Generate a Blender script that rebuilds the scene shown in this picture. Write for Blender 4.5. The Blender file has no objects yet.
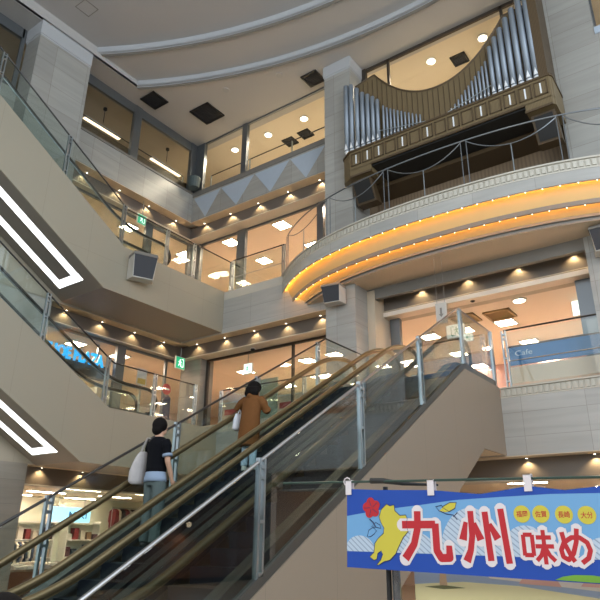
import bpy, math, random
from math import sin, cos, tan, pi, radians, sqrt, atan2
from mathutils import Vector, Matrix
random.seed(7)
SC = bpy.context.scene
COL = SC.collection

# ------------------------------------------------------------------ camera, world, light, exposure
def make_camera():
    yaw, pitch, roll = radians(36.117), radians(21.25), radians(0.54)
    fwd = Vector((-sin(yaw)*cos(pitch), cos(yaw)*cos(pitch), sin(pitch)))
    rt = Vector((cos(yaw), sin(yaw), 0)); up = rt.cross(fwd)
    r2 = cos(roll)*rt + sin(roll)*up; u2 = -sin(roll)*rt + cos(roll)*up
    cd = bpy.data.cameras.new('camera'); co = bpy.data.objects.new('camera', cd); COL.objects.link(co)
    M = Matrix((r2, u2, -fwd)).transposed().to_4x4(); M.translation = Vector((0, 0, 1.6))
    co.matrix_world = M
    cd.sensor_width = 36; cd.lens = 616.72/600*36; cd.clip_start = 0.05; cd.clip_end = 200
    SC.camera = co
make_camera()
W = bpy.data.worlds.new('sky'); SC.world = W; W.use_nodes = True
W.node_tree.nodes['Background'].inputs[0].default_value = (0.80, 0.90, 1.0, 1)
W.node_tree.nodes['Background'].inputs[1].default_value = 1.0
def area(name, loc, size, power, col, rot=(0, 0, 0)):
    l = bpy.data.lights.new(name, 'AREA'); l.shape = 'RECTANGLE'; l.size, l.size_y = size
    l.energy = power; l.color = col
    o = bpy.data.objects.new(name, l); COL.objects.link(o); o.location = loc; o.rotation_euler = rot
    return o
area('daylight_high_window', (8.6, 2, 11), (18, 9), 1300, (0.80, 0.90, 1.0), (0, radians(80), 0))
area('hall_fill_light', (0, -6.5, 9), (12, 8), 260, (1.0, 0.93, 0.84), (radians(70), 0, 0))  # unseen warm fill added behind the camera, no fixture of the hall
SC.view_settings.view_transform = 'Standard'; SC.view_settings.look = 'None'
SC.view_settings.exposure = 0.82; SC.view_settings.gamma = 1; SC.view_settings.use_curve_mapping = False
SC.cycles.max_bounces = 8; SC.cycles.diffuse_bounces = 4; SC.cycles.glossy_bounces = 4
SC.cycles.transparent_max_bounces = 24; SC.cycles.use_denoising = True
SC.cycles.sample_clamp_indirect = 6; SC.cycles.caustics_reflective = False; SC.cycles.caustics_refractive = False

# ------------------------------------------------------------------ materials
def lin(h):
    h = h.lstrip('#'); c = [int(h[i:i+2], 16)/255 for i in (0, 2, 4)]
    return tuple((x/12.92 if x <= .04045 else ((x+.055)/1.055)**2.4) for x in c) + (1,)
def mat(name, hexc, rough=.5, metal=0, emit=0, emitc=None, noise=0, nscale=6, spec=.5):
    m = bpy.data.materials.new(name); m.use_nodes = True
    nt = m.node_tree; b = nt.nodes['Principled BSDF']
    c = lin(hexc); b.inputs['Base Color'].default_value = c
    b.inputs['Roughness'].default_value = rough; b.inputs['Metallic'].default_value = metal
    b.inputs['Specular IOR Level'].default_value = spec
    if emit:
        b.inputs['Emission Color'].default_value = lin(emitc or hexc); b.inputs['Emission Strength'].default_value = emit
    if noise:
        tc = nt.nodes.new('ShaderNodeTexCoord'); n = nt.nodes.new('ShaderNodeTexNoise'); n.inputs['Scale'].default_value = nscale
        n.inputs['Detail'].default_value = 4
        mx = nt.nodes.new('ShaderNodeMix'); mx.data_type = 'RGBA'
        mx.inputs['A'].default_value = tuple(x*(1-noise) for x in c[:3])+(1,); mx.inputs['B'].default_value = tuple(min(1, x*(1+noise)) for x in c[:3])+(1,)
        nt.links.new(tc.outputs['Object'], n.inputs['Vector']); nt.links.new(n.outputs['Fac'], mx.inputs['Factor']); nt.links.new(mx.outputs['Result'], b.inputs['Base Color'])
    return m
def marble(name, axis, c1='#a9a8a2', c2='#9c9a94', joint='#86827a', w=1.1, h=.72, rough=.3, streak=.9):
    m = bpy.data.materials.new(name); m.use_nodes = True; nt = m.node_tree; b = nt.nodes['Principled BSDF']; L = nt.links.new
    tc = nt.nodes.new('ShaderNodeTexCoord'); sp = nt.nodes.new('ShaderNodeSeparateXYZ'); cb = nt.nodes.new('ShaderNodeCombineXYZ')
    L(tc.outputs['Object'], sp.inputs[0]); L(sp.outputs['Y' if axis == 'x' else 'X'], cb.inputs[0]); L(sp.outputs['Z'], cb.inputs[1])
    br = nt.nodes.new('ShaderNodeTexBrick'); br.offset = 0; br.squash = 1
    br.inputs['Scale'].default_value = 1; br.inputs['Brick Width'].default_value = w; br.inputs['Row Height'].default_value = h
    br.inputs['Mortar Size'].default_value = .006; br.inputs['Mortar Smooth'].default_value = .3; br.inputs['Bias'].default_value = 0
    br.inputs['Color1'].default_value = lin(c1); br.inputs['Color2'].default_value = lin(c2); br.inputs['Mortar'].default_value = lin(joint)
    L(cb.outputs[0], br.inputs['Vector'])
    mp = nt.nodes.new('ShaderNodeMapping'); mp.inputs['Scale'].default_value = (.35, 4.0, 1); L(cb.outputs[0], mp.inputs[0])
    n = nt.nodes.new('ShaderNodeTexNoise'); n.inputs['Scale'].default_value = 1.6; n.inputs['Detail'].default_value = 6; n.inputs['Distortion'].default_value = .6
    L(mp.outputs[0], n.inputs['Vector'])
    rp = nt.nodes.new('ShaderNodeMapRange'); rp.inputs[1].default_value = .3; rp.inputs[2].default_value = .7; rp.inputs[3].default_value = streak; rp.inputs[4].default_value = 1.06
    L(n.outputs['Fac'], rp.inputs[0])
    mx = nt.nodes.new('ShaderNodeVectorMath'); mx.operation = 'SCALE'; L(br.outputs['Color'], mx.inputs[0]); L(rp.outputs[0], mx.inputs['Scale'])
    L(mx.outputs[0], b.inputs['Base Color']); b.inputs['Roughness'].default_value = rough
    return m
def panels(name, axis, hexc, w=1.2, h=9, joint=.75, rough=.45):
    """painted metal sheets with thin vertical joints"""
    c = lin(hexc)
    m = marble(name, axis, hexc, hexc, hexc, w, h, rough, 1.06)
    for n in m.node_tree.nodes:
        if n.type == 'MAP_RANGE': n.inputs[3].default_value = n.inputs[4].default_value = 1
        if n.type == 'TEX_BRICK':
            n.inputs['Mortar'].default_value = tuple(x*joint for x in c[:3])+(1,); n.inputs['Mortar Size'].default_value = .004
    return m
def glassy(name, tint=(.93, .97, .95), refl=1.0, rough=.0, ior=1.5):
    m = bpy.data.materials.new(name); m.use_nodes = True; nt = m.node_tree; nt.nodes.clear(); L = nt.links.new
    out = nt.nodes.new('ShaderNodeOutputMaterial'); mx = nt.nodes.new('ShaderNodeMixShader')
    t = nt.nodes.new('ShaderNodeBsdfTransparent'); t.inputs[0].default_value = tint+(1,)
    g = nt.nodes.new('ShaderNodeBsdfGlossy'); g.inputs['Roughness'].default_value = rough; g.inputs[0].default_value = (1, 1, 1, 1)
    f = nt.nodes.new('ShaderNodeFresnel'); ge = nt.nodes.new('ShaderNodeNewGeometry'); mr = nt.nodes.new('ShaderNodeMapRange')
    mr.inputs[3].default_value = ior; mr.inputs[4].default_value = 1/ior; L(ge.outputs['Backfacing'], mr.inputs[0]); L(mr.outputs[0], f.inputs[0])
    mul = nt.nodes.new('ShaderNodeMath'); mul.operation = 'MULTIPLY'; mul.inputs[1].default_value = refl
    L(f.outputs[0], mul.inputs[0]); L(mul.outputs[0], mx.inputs[0]); L(t.outputs[0], mx.inputs[1]); L(g.outputs[0], mx.inputs[2]); L(mx.outputs[0], out.inputs[0])
    return m
M = {}
M['marbX'] = marble('pale_marble_side', 'x'); M['marbY'] = marble('pale_marble_back', 'y')
M['bayY'] = marble('pale_marble_bay', 'y', '#b4b2ac', '#a9a7a2', '#908d86', 1.4, .55)
M['greymarbX'] = marble('grey_marble_side', 'x', '#8f8a80', '#857f75', '#77726a', 1.2, .6)
M['inlay'] = mat('light_blue_stone', '#aebbc8', .4, noise=.05)
M['panelX'] = panels('warm_grey_panel', 'x', '#a09988', 1.5)
M['panelB'] = panels('beige_panel', 'x', '#8a7c6c', 1.45)
M['greyX'] = panels('light_grey_wall', 'x', '#a8a49c', 1.4)
M['under'] = mat('underside_grey', '#8b857c', .5)
M['soffit'] = mat('beige_soffit', '#c6b69f', .6, noise=.04, nscale=2)
M['ceil'] = mat('ceiling_paint', '#b4b1ad', .7, noise=.02, nscale=1)
M['ceil_hi'] = mat('raised_ceiling_paint', '#aeacaa', .7, noise=.02, nscale=1)
M['ring'] = mat('ring_trim_paint', '#b4b6b8', .5)
M['dark'] = mat('dark_bronze', '#3a342d', .4, .5)
M['band'] = mat('brown_grey_band', '#6b6259', .45)
M['trimg'] = mat('grey_trim', '#7d7972', .45)
M['pale'] = mat('pale_moulding', '#c2bdb0', .5)
M['frame'] = mat('grey_frame', '#7b7f82', .35, .7)
M['frameb'] = mat('brown_frame', '#4d453d', .4, .5)
M['steel'] = mat('brushed_steel', '#a9b2b6', .3, .9)
M['silver'] = mat('silver_trim', '#a3a19f', .3, .9)
M['gold'] = mat('champagne_handrail', '#7d6e50', .34, .7)
M['rubber'] = mat('dark_handrail', '#2d2926', .4)
M['brass'] = mat('champagne_trim', '#a8946a', .35, .8)
M['step'] = mat('black_step', '#151a28', .5, .2)
M['skirt'] = mat('dark_skirt', '#23272e', .3, .5)
M['skirtg'] = mat('grey_skirt', '#5c5b57', .35, .6)
M['glass'] = glassy('clear_glass')
M['glassg'] = glassy('greenish_glass', (.92, .96, .945), 1.0)
M['glassd'] = glassy('smoky_glass', (.70, .74, .74), 1.2)
M['shopglass'] = glassy('shop_glass', (.96, .97, .96), .55)
M['wood'] = None
M['floor'] = mat('polished_floor', '#d0c5b5', .25, noise=.05)
M['cream'] = mat('cream_wall', '#eadccb', .7)
M['peach'] = mat('peach_wall', '#e6cdb9', .7)
M['peachceil'] = mat('peach_ceiling', '#ecdccb', .7)
M['whiteceil'] = mat('cream_ceiling', '#dccfb8', .7)
M['panel_light'] = mat('light_diffuser', '#ffffff', .5, emit=38, emitc='#ffe0c4')
M['spot'] = mat('lamp_face', '#ffffff', .5, emit=5, emitc='#fff0d8')
M['bulb'] = mat('small_bulb', '#ffffff', .5, emit=2.5, emitc='#fff2d8')
M['warm_diffuser'] = mat('warm_diffuser', '#ffffff', .5, emit=1.6, emitc='#ffe2b8')
M['tube'] = mat('amber_tube', '#ffb040', .5, emit=12.5, emitc='#ffb650')
M['strip'] = mat('white_strip', '#ffffff', .5, emit=1.3, emitc='#eef2f7')
M['cove'] = mat('cove_cream', '#d8b980', .6)
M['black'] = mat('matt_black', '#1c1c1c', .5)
M['grille'] = mat('charcoal_grille', '#303136', .6, noise=.25, nscale=60)
M['white'] = mat('white_plastic', '#e2e1dc', .45)
M['lightgrey'] = mat('light_grey_plastic', '#bdbab2', .45)
def woodmat(name, c1, c2, axis='X', scale=9):
    m = bpy.data.materials.new(name); m.use_nodes = True; nt = m.node_tree; b = nt.nodes['Principled BSDF']; L = nt.links.new
    tc = nt.nodes.new('ShaderNodeTexCoord'); wv = nt.nodes.new('ShaderNodeTexWave'); wv.bands_direction = axis
    wv.inputs['Scale'].default_value = scale; wv.inputs['Distortion'].default_value = 2.5; wv.inputs['Detail'].default_value = 3; wv.inputs['Detail Scale'].default_value = .6
    mx = nt.nodes.new('ShaderNodeMix'); mx.data_type = 'RGBA'; mx.inputs['A'].default_value = lin(c1); mx.inputs['B'].default_value = lin(c2)
    L(tc.outputs['Object'], wv.inputs['Vector']); L(wv.outputs['Fac'], mx.inputs['Factor']); L(mx.outputs['Result'], b.inputs['Base Color']); b.inputs['Roughness'].default_value = .45
    return m
M['wood'] = woodmat('organ_wood', '#7b6a4c', '#65563c')
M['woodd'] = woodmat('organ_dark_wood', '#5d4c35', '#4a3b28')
M['woodm'] = woodmat('console_wood', '#97836a', '#84705a', scale=3)
M['pipe'] = mat('tin_pipe', '#8f98a2', .5, .6)
M['pipetip'] = mat('bright_pipe_foot', '#f3f6f8', .4, .1)

# ------------------------------------------------------------------ mesh helpers
class MB:
    def __init__(s): s.v = []; s.f = []; s.mi = []; s.k = 0
    def add(s, vs, fs):
        o = len(s.v); s.v += [tuple(v) for v in vs]; s.f += [tuple(i+o for i in f) for f in fs]; s.mi += [s.k]*len(fs); return s
    def box(s, a, b):
        x0, x1 = sorted((a[0], b[0])); y0, y1 = sorted((a[1], b[1])); z0, z1 = sorted((a[2], b[2]))
        v = [(x0,y0,z0),(x1,y0,z0),(x1,y1,z0),(x0,y1,z0),(x0,y0,z1),(x1,y0,z1),(x1,y1,z1),(x0,y1,z1)]
        return s.add(v, [(3,2,1,0),(4,5,6,7),(0,1,5,4),(1,2,6,5),(2,3,7,6),(3,0,4,7)])
    def prism(s, poly, axis, a, b):
        """poly of 2-D points extruded along axis ('x': (y,z); 'y': (x,z); 'z': (x,y)) from a to b"""
        def P(p, t): return (t, p[0], p[1]) if axis == 'x' else (p[0], t, p[1]) if axis == 'y' else (p[0], p[1], t)
        n = len(poly); v = [P(p, a) for p in poly] + [P(p, b) for p in poly]
        f = [tuple(range(n))[::-1], tuple(range(n, 2*n))] + [(i, (i+1) % n, n+(i+1) % n, n+i) for i in range(n)]
        return s.add(v, f)
    def tube(s, path, r, n=8, close=False, flat=1.0, up=(0, 0, 1)):
        """round (or flattened) bar along a path; r number or per-point list"""
        path = [Vector(p) for p in path]; m = len(path); rr = r if isinstance(r, (list, tuple)) else [r]*m
        vs = []; up = Vector(up)
        for i, p in enumerate(path):
            a = path[(i-1) % m] if (close or i > 0) else p; b = path[(i+1) % m] if (close or i < m-1) else p
            t = (b-a).normalized(); u = up if abs(t.dot(up)) < .95 else Vector((0, 1, 0)) if abs(t.y) < .9 else Vector((1, 0, 0))
            sd = t.cross(u).normalized(); w = sd.cross(t).normalized()
            for k in range(n):
                an = 2*pi*k/n; vs.append(p + sd*cos(an)*rr[i] + w*sin(an)*rr[i]*flat)
        fs = []
        for i in range(m if close else m-1):
            for k in range(n):
                a = i*n+k; b = i*n+(k+1) % n; c = ((i+1) % m)*n+(k+1) % n; d = ((i+1) % m)*n+k; fs.append((a, b, c, d))
        if not close: fs += [tuple(range(n))[::-1], tuple(range((m-1)*n, m*n))]
        return s.add(vs, fs)
    def loft(s, rings, n=18):
        """rings (cx,cy,cz,rx,ry) stacked; closed ends"""
        vs = []; fs = []
        for (cx, cy, cz, rx, ry) in rings:
            for k in range(n): vs.append((cx+rx*cos(2*pi*k/n), cy+ry*sin(2*pi*k/n), cz))
        for i in range(len(rings)-1):
            for k in range(n): fs.append((i*n+k, i*n+(k+1) % n, (i+1)*n+(k+1) % n, (i+1)*n+k))
        fs += [tuple(range(n))[::-1], tuple(range((len(rings)-1)*n, len(rings)*n))]
        return s.add(vs, fs)
    def ball(s, c, r, n=10, m=7):
        rx, ry, rz = r if isinstance(r, (list, tuple)) else (r, r, r)
        vs = [(c[0], c[1], c[2]+rz)]
        for j in range(1, m):
            for k in range(n):
                th = pi*j/m; vs.append((c[0]+rx*sin(th)*cos(2*pi*k/n), c[1]+ry*sin(th)*sin(2*pi*k/n), c[2]+rz*cos(th)))
        vs.append((c[0], c[1], c[2]-rz)); e = len(vs)-1
        fs = [(0, 1+k, 1+(k+1) % n) for k in range(n)]
        for j in range(m-2):
            for k in range(n): a = 1+j*n; fs.append((a+k, a+n+k, a+n+(k+1) % n, a+(k+1) % n))
        a = 1+(m-2)*n; fs += [(a+(k+1) % n, a+k, e) for k in range(n)]
        return s.add(vs, fs)
    def sheet(s, rows):
        """grid of points -> quads"""
        n = len(rows[0]); vs = [p for r in rows for p in r]
        return s.add(vs, [(i*n+k, i*n+k+1, (i+1)*n+k+1, (i+1)*n+k) for i in range(len(rows)-1) for k in range(n-1)])
    def obj(s, name, m, parent=None, smooth=False, bevel=0):
        me = bpy.data.meshes.new(name); me.from_pydata(s.v, [], s.f); me.update()
        ms = m if isinstance(m, (list, tuple)) else [m]
        for q in ms: me.materials.append(M[q] if isinstance(q, str) else q)
        if len(ms) > 1:
            for p, k in zip(me.polygons, s.mi): p.material_index = k
        if smooth:
            for p in me.polygons: p.use_smooth = True
        import bmesh
        bm = bmesh.new(); bm.from_mesh(me); bmesh.ops.recalc_face_normals(bm, faces=bm.faces)
        if bevel: bmesh.ops.bevel(bm, geom=list(bm.edges), offset=bevel, segments=2, affect='EDGES', profile=.7)
        bm.to_mesh(me); bm.free()
        o = bpy.data.objects.new(name, me); COL.objects.link(o)
        if parent: o.parent = parent; o.matrix_parent_inverse = parent.matrix_world.inverted()
        return o
def tag(o, label, cat, group=None):
    o['label'] = label; o['category'] = cat
    if group: o['group'] = group
    return o
def thing(name, label, cat, loc=(0, 0, 0), group=None):
    o = bpy.data.objects.new(name, None); COL.objects.link(o); o.location = loc; o.matrix_world = Matrix.Translation(loc); o.empty_display_size = .2
    return tag(o, label, cat, group)
def struct(o, label=None, cat=None):
    o['kind'] = 'structure'
    if label: o['label'] = label; o['category'] = cat or 'building'
    return o
def dup(root, loc, label, group=None):
    r = root.copy(); COL.objects.link(r); r.location = loc; r['label'] = label
    if group: r['group'] = group
    for ch in list(root.children):
        c = ch.copy(); COL.objects.link(c); c.parent = r; c.matrix_parent_inverse = ch.matrix_parent_inverse.copy()
        for g in list(ch.children):
            d = g.copy(); COL.objects.link(d); d.parent = c; d.matrix_parent_inverse = g.matrix_parent_inverse.copy()
    return r
def text_mesh(name, txt, x0, x1, z0, z1, y, m, parent=None, bold=.0, ext=0.0, fit=True):
    """lettering standing in a plane of constant y facing -y, fitted to a box"""
    cu = bpy.data.curves.new(name, 'FONT'); cu.body = txt; cu.offset = bold; cu.extrude = ext; cu.resolution_u = 4
    t = bpy.data.objects.new(name, cu); COL.objects.link(t); bpy.context.view_layer.update()
    me = bpy.data.meshes.new_from_object(t.evaluated_get(bpy.context.evaluated_depsgraph_get()))
    bpy.data.objects.remove(t)
    return me
def place_text(name, txt, m, fn, w, h, parent=None, bold=0, ext=0.0, base=None):
    """fn maps (u in 0..w, v in 0..h, depth) to a point; glyph box fitted to w x h"""
    me = text_mesh(name, txt, 0, 0, 0, 0, 0, m, bold=bold, ext=ext)
    b = base or me
    xs = [v.co.x for v in b.vertices]; ys = [v.co.y for v in b.vertices]
    if not xs: return None, None
    x0, x1, y0, y1 = min(xs), max(xs), min(ys), max(ys)
    ref = (x0, x1, y0, y1)
    co = [fn((v.co.x-x0)/(x1-x0)*w, (v.co.y-y0)/(y1-y0)*h, v.co.z) for v in me.vertices]
    me2 = bpy.data.meshes.new(name); me2.from_pydata(co, [], [tuple(p.vertices) for p in me.polygons]); me2.update()
    me2.materials.append(M[m] if isinstance(m, str) else m)
    o = bpy.data.objects.new(name, me2); COL.objects.link(o)
    if parent: o.parent = parent; o.matrix_parent_inverse = parent.matrix_world.inverted()
    return o, me
ORD = ['first', 'second', 'third', 'fourth', 'fifth', 'sixth', 'seventh', 'eighth', 'ninth', 'tenth', 'eleventh', 'twelfth', 'thirteenth', 'fourteenth', 'fifteenth', 'sixteenth', 'seventeenth', 'eighteenth']

# ------------------------------------------------------------------ levels and planes
F2, F3, F4, CZ = 5.02, 9.575, 14.10, 16.45
XL, YR = -15.8, 14.5            # faces of the left and back walls
K = .594                        # slope of the escalators

# ------------------------------------------------------------------ structure
def B(name, a, b, m, bevel=0): return struct(MB().box(a, b).obj(name, m, bevel=bevel))
B('floor', (-26, -12, -.3), (10, 26, 0), 'floor')
# storey slabs: left wing and back wing as one L-shaped prism each
def wing(name, z0, z1, m):
    poly = [(-26, 1), (XL-.6, 1), (XL-.6, YR+.5), (2.5, YR+.5), (2.5, 26), (-26, 26)]
    return struct(MB().prism(poly, 'z', z0, z1).obj(name, m))
wing('floor_2', F2-.3, F2, 'floor'); wing('floor_3', F3-.3, F3, 'floor'); wing('floor_4', F4-.3, F4, 'floor')
wing('ceiling_1', 3.05, 3.2, 'whiteceil'); wing('ceiling_2', 7.62, 7.75, 'peachceil'); wing('ceiling_3', 12.45, 12.6, 'peachceil'); wing('ceiling_4', 16.5, 16.6, 'whiteceil')
B('wall_far_left', (-24.2, 1, 0), (-24, 26, 16.5), 'cream'); B('wall_far_back', (-24, 23.8, 0), (2.5, 24, 16.5), 'peach')
B('wall_wing_left', (-24, 1, 0), (XL-.6, 1.2, 16.5), 'cream'); B('wall_wing_right', (2.3, YR+.5, 0), (2.5, 24, 16.5), 'peach')
# the hall behind the camera, dark ground floor shops opposite, daylight above
M['darkshop'] = mat('dark_shop_front', '#3b332c', .6, noise=.3, nscale=.7)
B('wall_right', (9, -12, 0), (9.3, 26, 5.6), 'darkshop'); B('wall_front', (-26, -12.3, 0), (9.3, -12, 5.6), 'darkshop')

# ceiling: low perimeter outside the arcs, two raised steps towards the middle of the atrium
def arc_pts(cx, cy, r, x0, x1, n=40):
    return [(x0+(x1-x0)*i/n, cy+sqrt(r*r-(x0+(x1-x0)*i/n-cx)**2)) for i in range(n+1)]
arc2 = arc_pts(-5.55, -5.75, 19.08, -15.08, 4); arc1 = arc_pts(-5.07, -7.17, 19.18, -15.2, 4)
struct(MB().prism([(XL-.6, -4), (-15.08, -4)] + arc2 + [(9.3, 9.6), (9.3, 15.0), (XL-.6, 15.0)], 'z', CZ, CZ+.1).obj('ceiling', 'ceil'))
struct(MB().prism([(-15.2, -4)] + arc1 + [(9.3, 9.3), (9.3, 15.1), (-15.2, 15.1)], 'z', CZ+.29, CZ+.37).obj('ceiling_raised', 'ceil'))
struct(MB().prism([(-15.3, -6), (9.3, -6), (9.3, 13), (-15.3, 13)], 'z', CZ+.58, CZ+.66).obj('ceiling_top', 'ceil_hi'))
def riser(name, arc, x0, z0, z1):
    pts = arc
    mb = MB(); mb.k = 2; mb.sheet([[(x0, -4, z0-.02), (x0, arc[0][1], z0-.02)], [(x0, -4, z1), (x0, arc[0][1], z1)]]); mb.k = 0; mb.sheet([[(x, y, z0-.02) for x, y in pts], [(x, y, z1) for x, y in pts]])  # straight run takes duller ceiling paint, its shading put into the colour
    mb.sheet([[(x, y, z0-.02) for x, y in pts], [(x+(.03 if i == 0 else 0), y+.07, z0-.02) for i, (x, y) in enumerate(pts)]])
    mb.k = 1
    mb.sheet([[(x, y, z0-.025) for x, y in pts], [(x, y+.09, z0-.06) for x, y in pts]])
    mb.sheet([[(x, y+.09, z0-.06) for x, y in pts], [(x, y+.16, z0+.0) for x, y in pts]])
    return struct(mb.obj(name, ['ring', 'trimg', 'ceil']))
riser('trim_1', arc2, -15.08, CZ, CZ+.29); riser('trim_2', arc1, -15.2, CZ+.29, CZ+.58)

# left wall
def wallbox(name, a, b, m): return B(name, a, b, m)
wallbox('wall_left', (XL-.35, 8.9, 12.93), (XL, YR+.3, 14.12), 'marbX')
wallbox('wall_left_upper', (XL-.35, 1, 12.93), (XL, 7.1, 14.12), 'marbX')
wallbox('wall_left_third', (XL-.35, 1, 8.08), (XL, YR+.3, F3-.02), 'panelX')
wallbox('wall_left_mid', (XL-.6, 1, F2), (XL, 9.35, 8.08), 'greyX')
wallbox('wall_left_second', (XL-.35, 1, 3.43), (XL, YR+.3, F2-.02), 'panelX')
B('trim_3', (XL-.1, 8.9, 14.12), (XL+.03, YR+.03, 14.2), 'trimg')
# soffits and recessed bands under each slab, left side then back side
def soffit_left(n, z, zb, y0):
    B('trim_%d' % n, (XL-.45, y0, z-.02), (XL, YR+.1, z), 'soffit')
    B('trim_%d' % (n+1), (XL-.52, y0, zb), (XL-.40, YR+.40, z), 'band')
    B('trim_%d' % (n+2), (XL-.75, y0, zb-.03), (XL-.36, YR+.36, zb), 'pale')
def soffit_back(n, z, zb, x0, x1):
    B('trim_%d' % n, (x0, YR, z-.02), (x1, YR+.45, z), 'soffit')
    B('trim_%d' % (n+1), (x0-.4, YR+.40, zb), (x1, YR+.52, z), 'band')
    B('trim_%d' % (n+2), (x0-.36, YR+.36, zb-.03), (x1, YR+.95, zb), 'pale')
soffit_left(4, 12.93, 12.46, 1); soffit_back(7, 12.93, 12.46, XL, -9.17)
soffit_left(10, 8.08, 7.63, 1); soffit_back(13, 8.08, 7.63, XL, -9.17)
soffit_left(16, 3.43, 2.95, 9.4); soffit_back(19, 3.43, 2.95, XL, 2.0)
B('wall_left_ground', (XL-.9, 4, 0), (XL, 9.42, 3.43), 'greymarbX')
B('wall_left_return', (XL-.9, 1, 0), (XL, 4, 3.43), 'greymarbX')

# back wall
def back_wall():
    w = struct(MB().box((XL, YR, 12.93), (-9.17, YR+.35, 14.0)).obj('wall_back', 'marbY'))
    t = MB()
    for a, b, c in ((-15.72, -14.34, -15.06), (-14.3, -12.69, -13.5), (-12.65, -11.09, -11.92), (-11.05, -9.6, -10.38)):
        t.prism([(a, 13.93), (b, 13.93), (c, 12.95)], 'y', YR-.006, YR+.01)
    t.obj('inlay', 'inlay', w)
    B('trim_22', (XL, YR-.03, 14.0), (-9.17, YR+.3, 14.2), 'trimg')
    B('wall_back_third', (XL, YR, 8.08), (-9.17, YR+.35, 9.28), 'bayY')
    B('wall_back_second', (XL, YR, 3.43), (-2.3, YR+.35, 4.76), 'bayY')
    # moulded slab edges with a row of dentils
    def dentil(n, x0, x1, z0, z1, y):
        mb = MB(); mb.box((x0, y+.03, z0+.03), (x1, y+.3, z1-.03)); mb.box((x0, y-.02, z1-.035), (x1, y+.3, z1)); mb.box((x0, y-.01, z0), (x1, y+.3, z0+.03))
        x = x0+.03
        while x < x1-.08: mb.box((x, y, z0+.045), (x+.075, y+.06, z1-.05)); x += .125
        return struct(mb.obj('trim_%d' % n, 'pale'))
    dentil(23, XL, -8.26, 4.76, F2, YR); dentil(24, -4.66, -.4, 4.76, F2, YR)
    B('trim_25', (XL, YR-.01, 9.28), (-11.2, YR+.3, F3), 'pale')
back_wall()
# right-hand pier and the wall above the second floor opening
B('wall_pier', (-2.3, YR, 5.02), (-1.17, YR+.8, CZ), 'marbY')
B('wall_pier_low', (-2.3, YR+.02, 0), (-1.17, YR+.8, 3.2), 'marbY')
B('wall_pier_right', (-1.17, YR, 9.575), (2.3, YR+.4, 13.9), 'marbY')
B('trim_26', (-1.17, YR-.03, 13.9), (2.3, YR+.4, 14.12), 'inlay')
B('wall_slab_right', (-2.3, YR+.02, 3.43), (2.3, YR+.35, 4.76), 'bayY')
B('wall_header', (-8.25, YR+.02, 8.03), (-2.3, YR+.16, 8.36), 'trimg')
B('trim_27', (-8.25, YR+.16, 8.27), (-2.3, YR+.75, 8.29), 'soffit')
B('trim_28', (-8.25, YR+.56, 7.80), (-2.3, YR+.7, 8.28), 'band')
struct(MB().prism([(YR+.52, 7.80), (YR+.52, 7.78), (YR+1.0, 7.57), (YR+1.0, 7.80)], 'x', -8.25, -2.3).obj('trim_29', 'soffit'))
B('wall_reveal', (-8.25, YR+.0, 5.02), (-7.95, YR+1.0, 8.3), 'soffit')
# pillars
def pillar(label, x0, x1, y0, y1, m, capz, zb=0):
    t = thing('pillar', label, 'pillar', ((x0+x1)/2, (y0+y1)/2, 0))
    MB().box((x0, y0, zb), (x1, y1, capz-.05)).obj('shaft', m, t)
    c = MB().box((x0-.03, y0-.03, capz), (x1+.03, y1, CZ-.002)); c.box((x0-.01, y0-.01, capz-.05), (x1+.01, y1, capz))
    c.obj('capital', 'ring', t); return t
pillar('broad pale marble pillar rising at upper left behind the escalator', -15.82, -15.05, 7.1, 8.9, 'marbX', 15.95, 10.2)
pillar('tall pale marble pillar left of the pipe organ', -9.17, -8.19, 13.83, 14.85, 'marbY', 16.02)
p_ = thing('pillar', 'grey polished marble pillar at second floor corner under green exit sign', 'pillar', (-15.7, 15.3, F2))
MB().box((-16.35, 15.1, F2), (-15.35, 15.75, 7.62)).obj('shaft', 'greymarbX', p_)

# ------------------------------------------------------------------ shop glazing on each storey
WN = [0]
def glazing(y_frames=None, x_frames=None, plane=0, z0=0, z1=1, fm='frame', head=.08):
    """window wall in the plane x=plane (frames listed along y) or y=plane (frames along x): (position, width)"""
    WN[0] += 1
    root = struct(bpy.data.objects.new('window_%d' % WN[0], None)); COL.objects.link(root)
    fr = y_frames or x_frames; a, b = fr[0][0], fr[-1][0]
    def bx(mb, u0, u1, za, zb, d0, d1):
        if y_frames: mb.box((plane+d0, u0, za), (plane+d1, u1, zb))
        else: mb.box((u0, plane+d0, za), (u1, plane+d1, zb))
    f = MB(); bx(f, a, b, z1-head, z1, -.04, .04); bx(f, a, b, z0, z0+.06, -.04, .04); f.obj('frame_rail', fm, root)
    for u, w in fr:
        q = MB(); bx(q, u-w/2, u+w/2, z0, z1, -.07 if w > .15 else -.04, .07 if w > .15 else .04); q.obj('mullion', fm, root)
    for (u, w), (u2, w2) in zip(fr, fr[1:]):
        q = MB(); bx(q, u+w/2, u2-w2/2, z0+.06, z1-head, -.006, .006); q.obj('pane', 'shopglass', root)
    return root
glazing(y_frames=[(8.9, .1), (11.55, .32), (14.4, .3)], plane=XL-.1, z0=14.2, z1=16.45, head=.36)
B('trim_34', (XL-.26, 8.95, 14.1), (XL-.18, 14.3, 14.60), 'woodd')
glazing(y_frames=[(1.2, .1), (4.2, .1), (7.0, .12)], plane=XL-.1, z0=14.2, z1=16.45, fm='frame', head=.36)
glazing(x_frames=[(-15.65, .5), (-13.3, .24), (-9.2, .1)], plane=YR+.12, z0=14.2, z1=16.45, head=.06)
glazing(x_frames=[(-8.15, .25), (-7.2, .08), (-3.45, .08), (-2.3, .08)], plane=YR+.16, z0=13.2, z1=16.4, fm='frameb', head=.12)
glazing(y_frames=[(1.2, .1), (6, .08), (9.5, .08), (13.05, .3), (15.2, .3)], plane=-16.45, z0=F3, z1=12.43, fm='frame')
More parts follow.
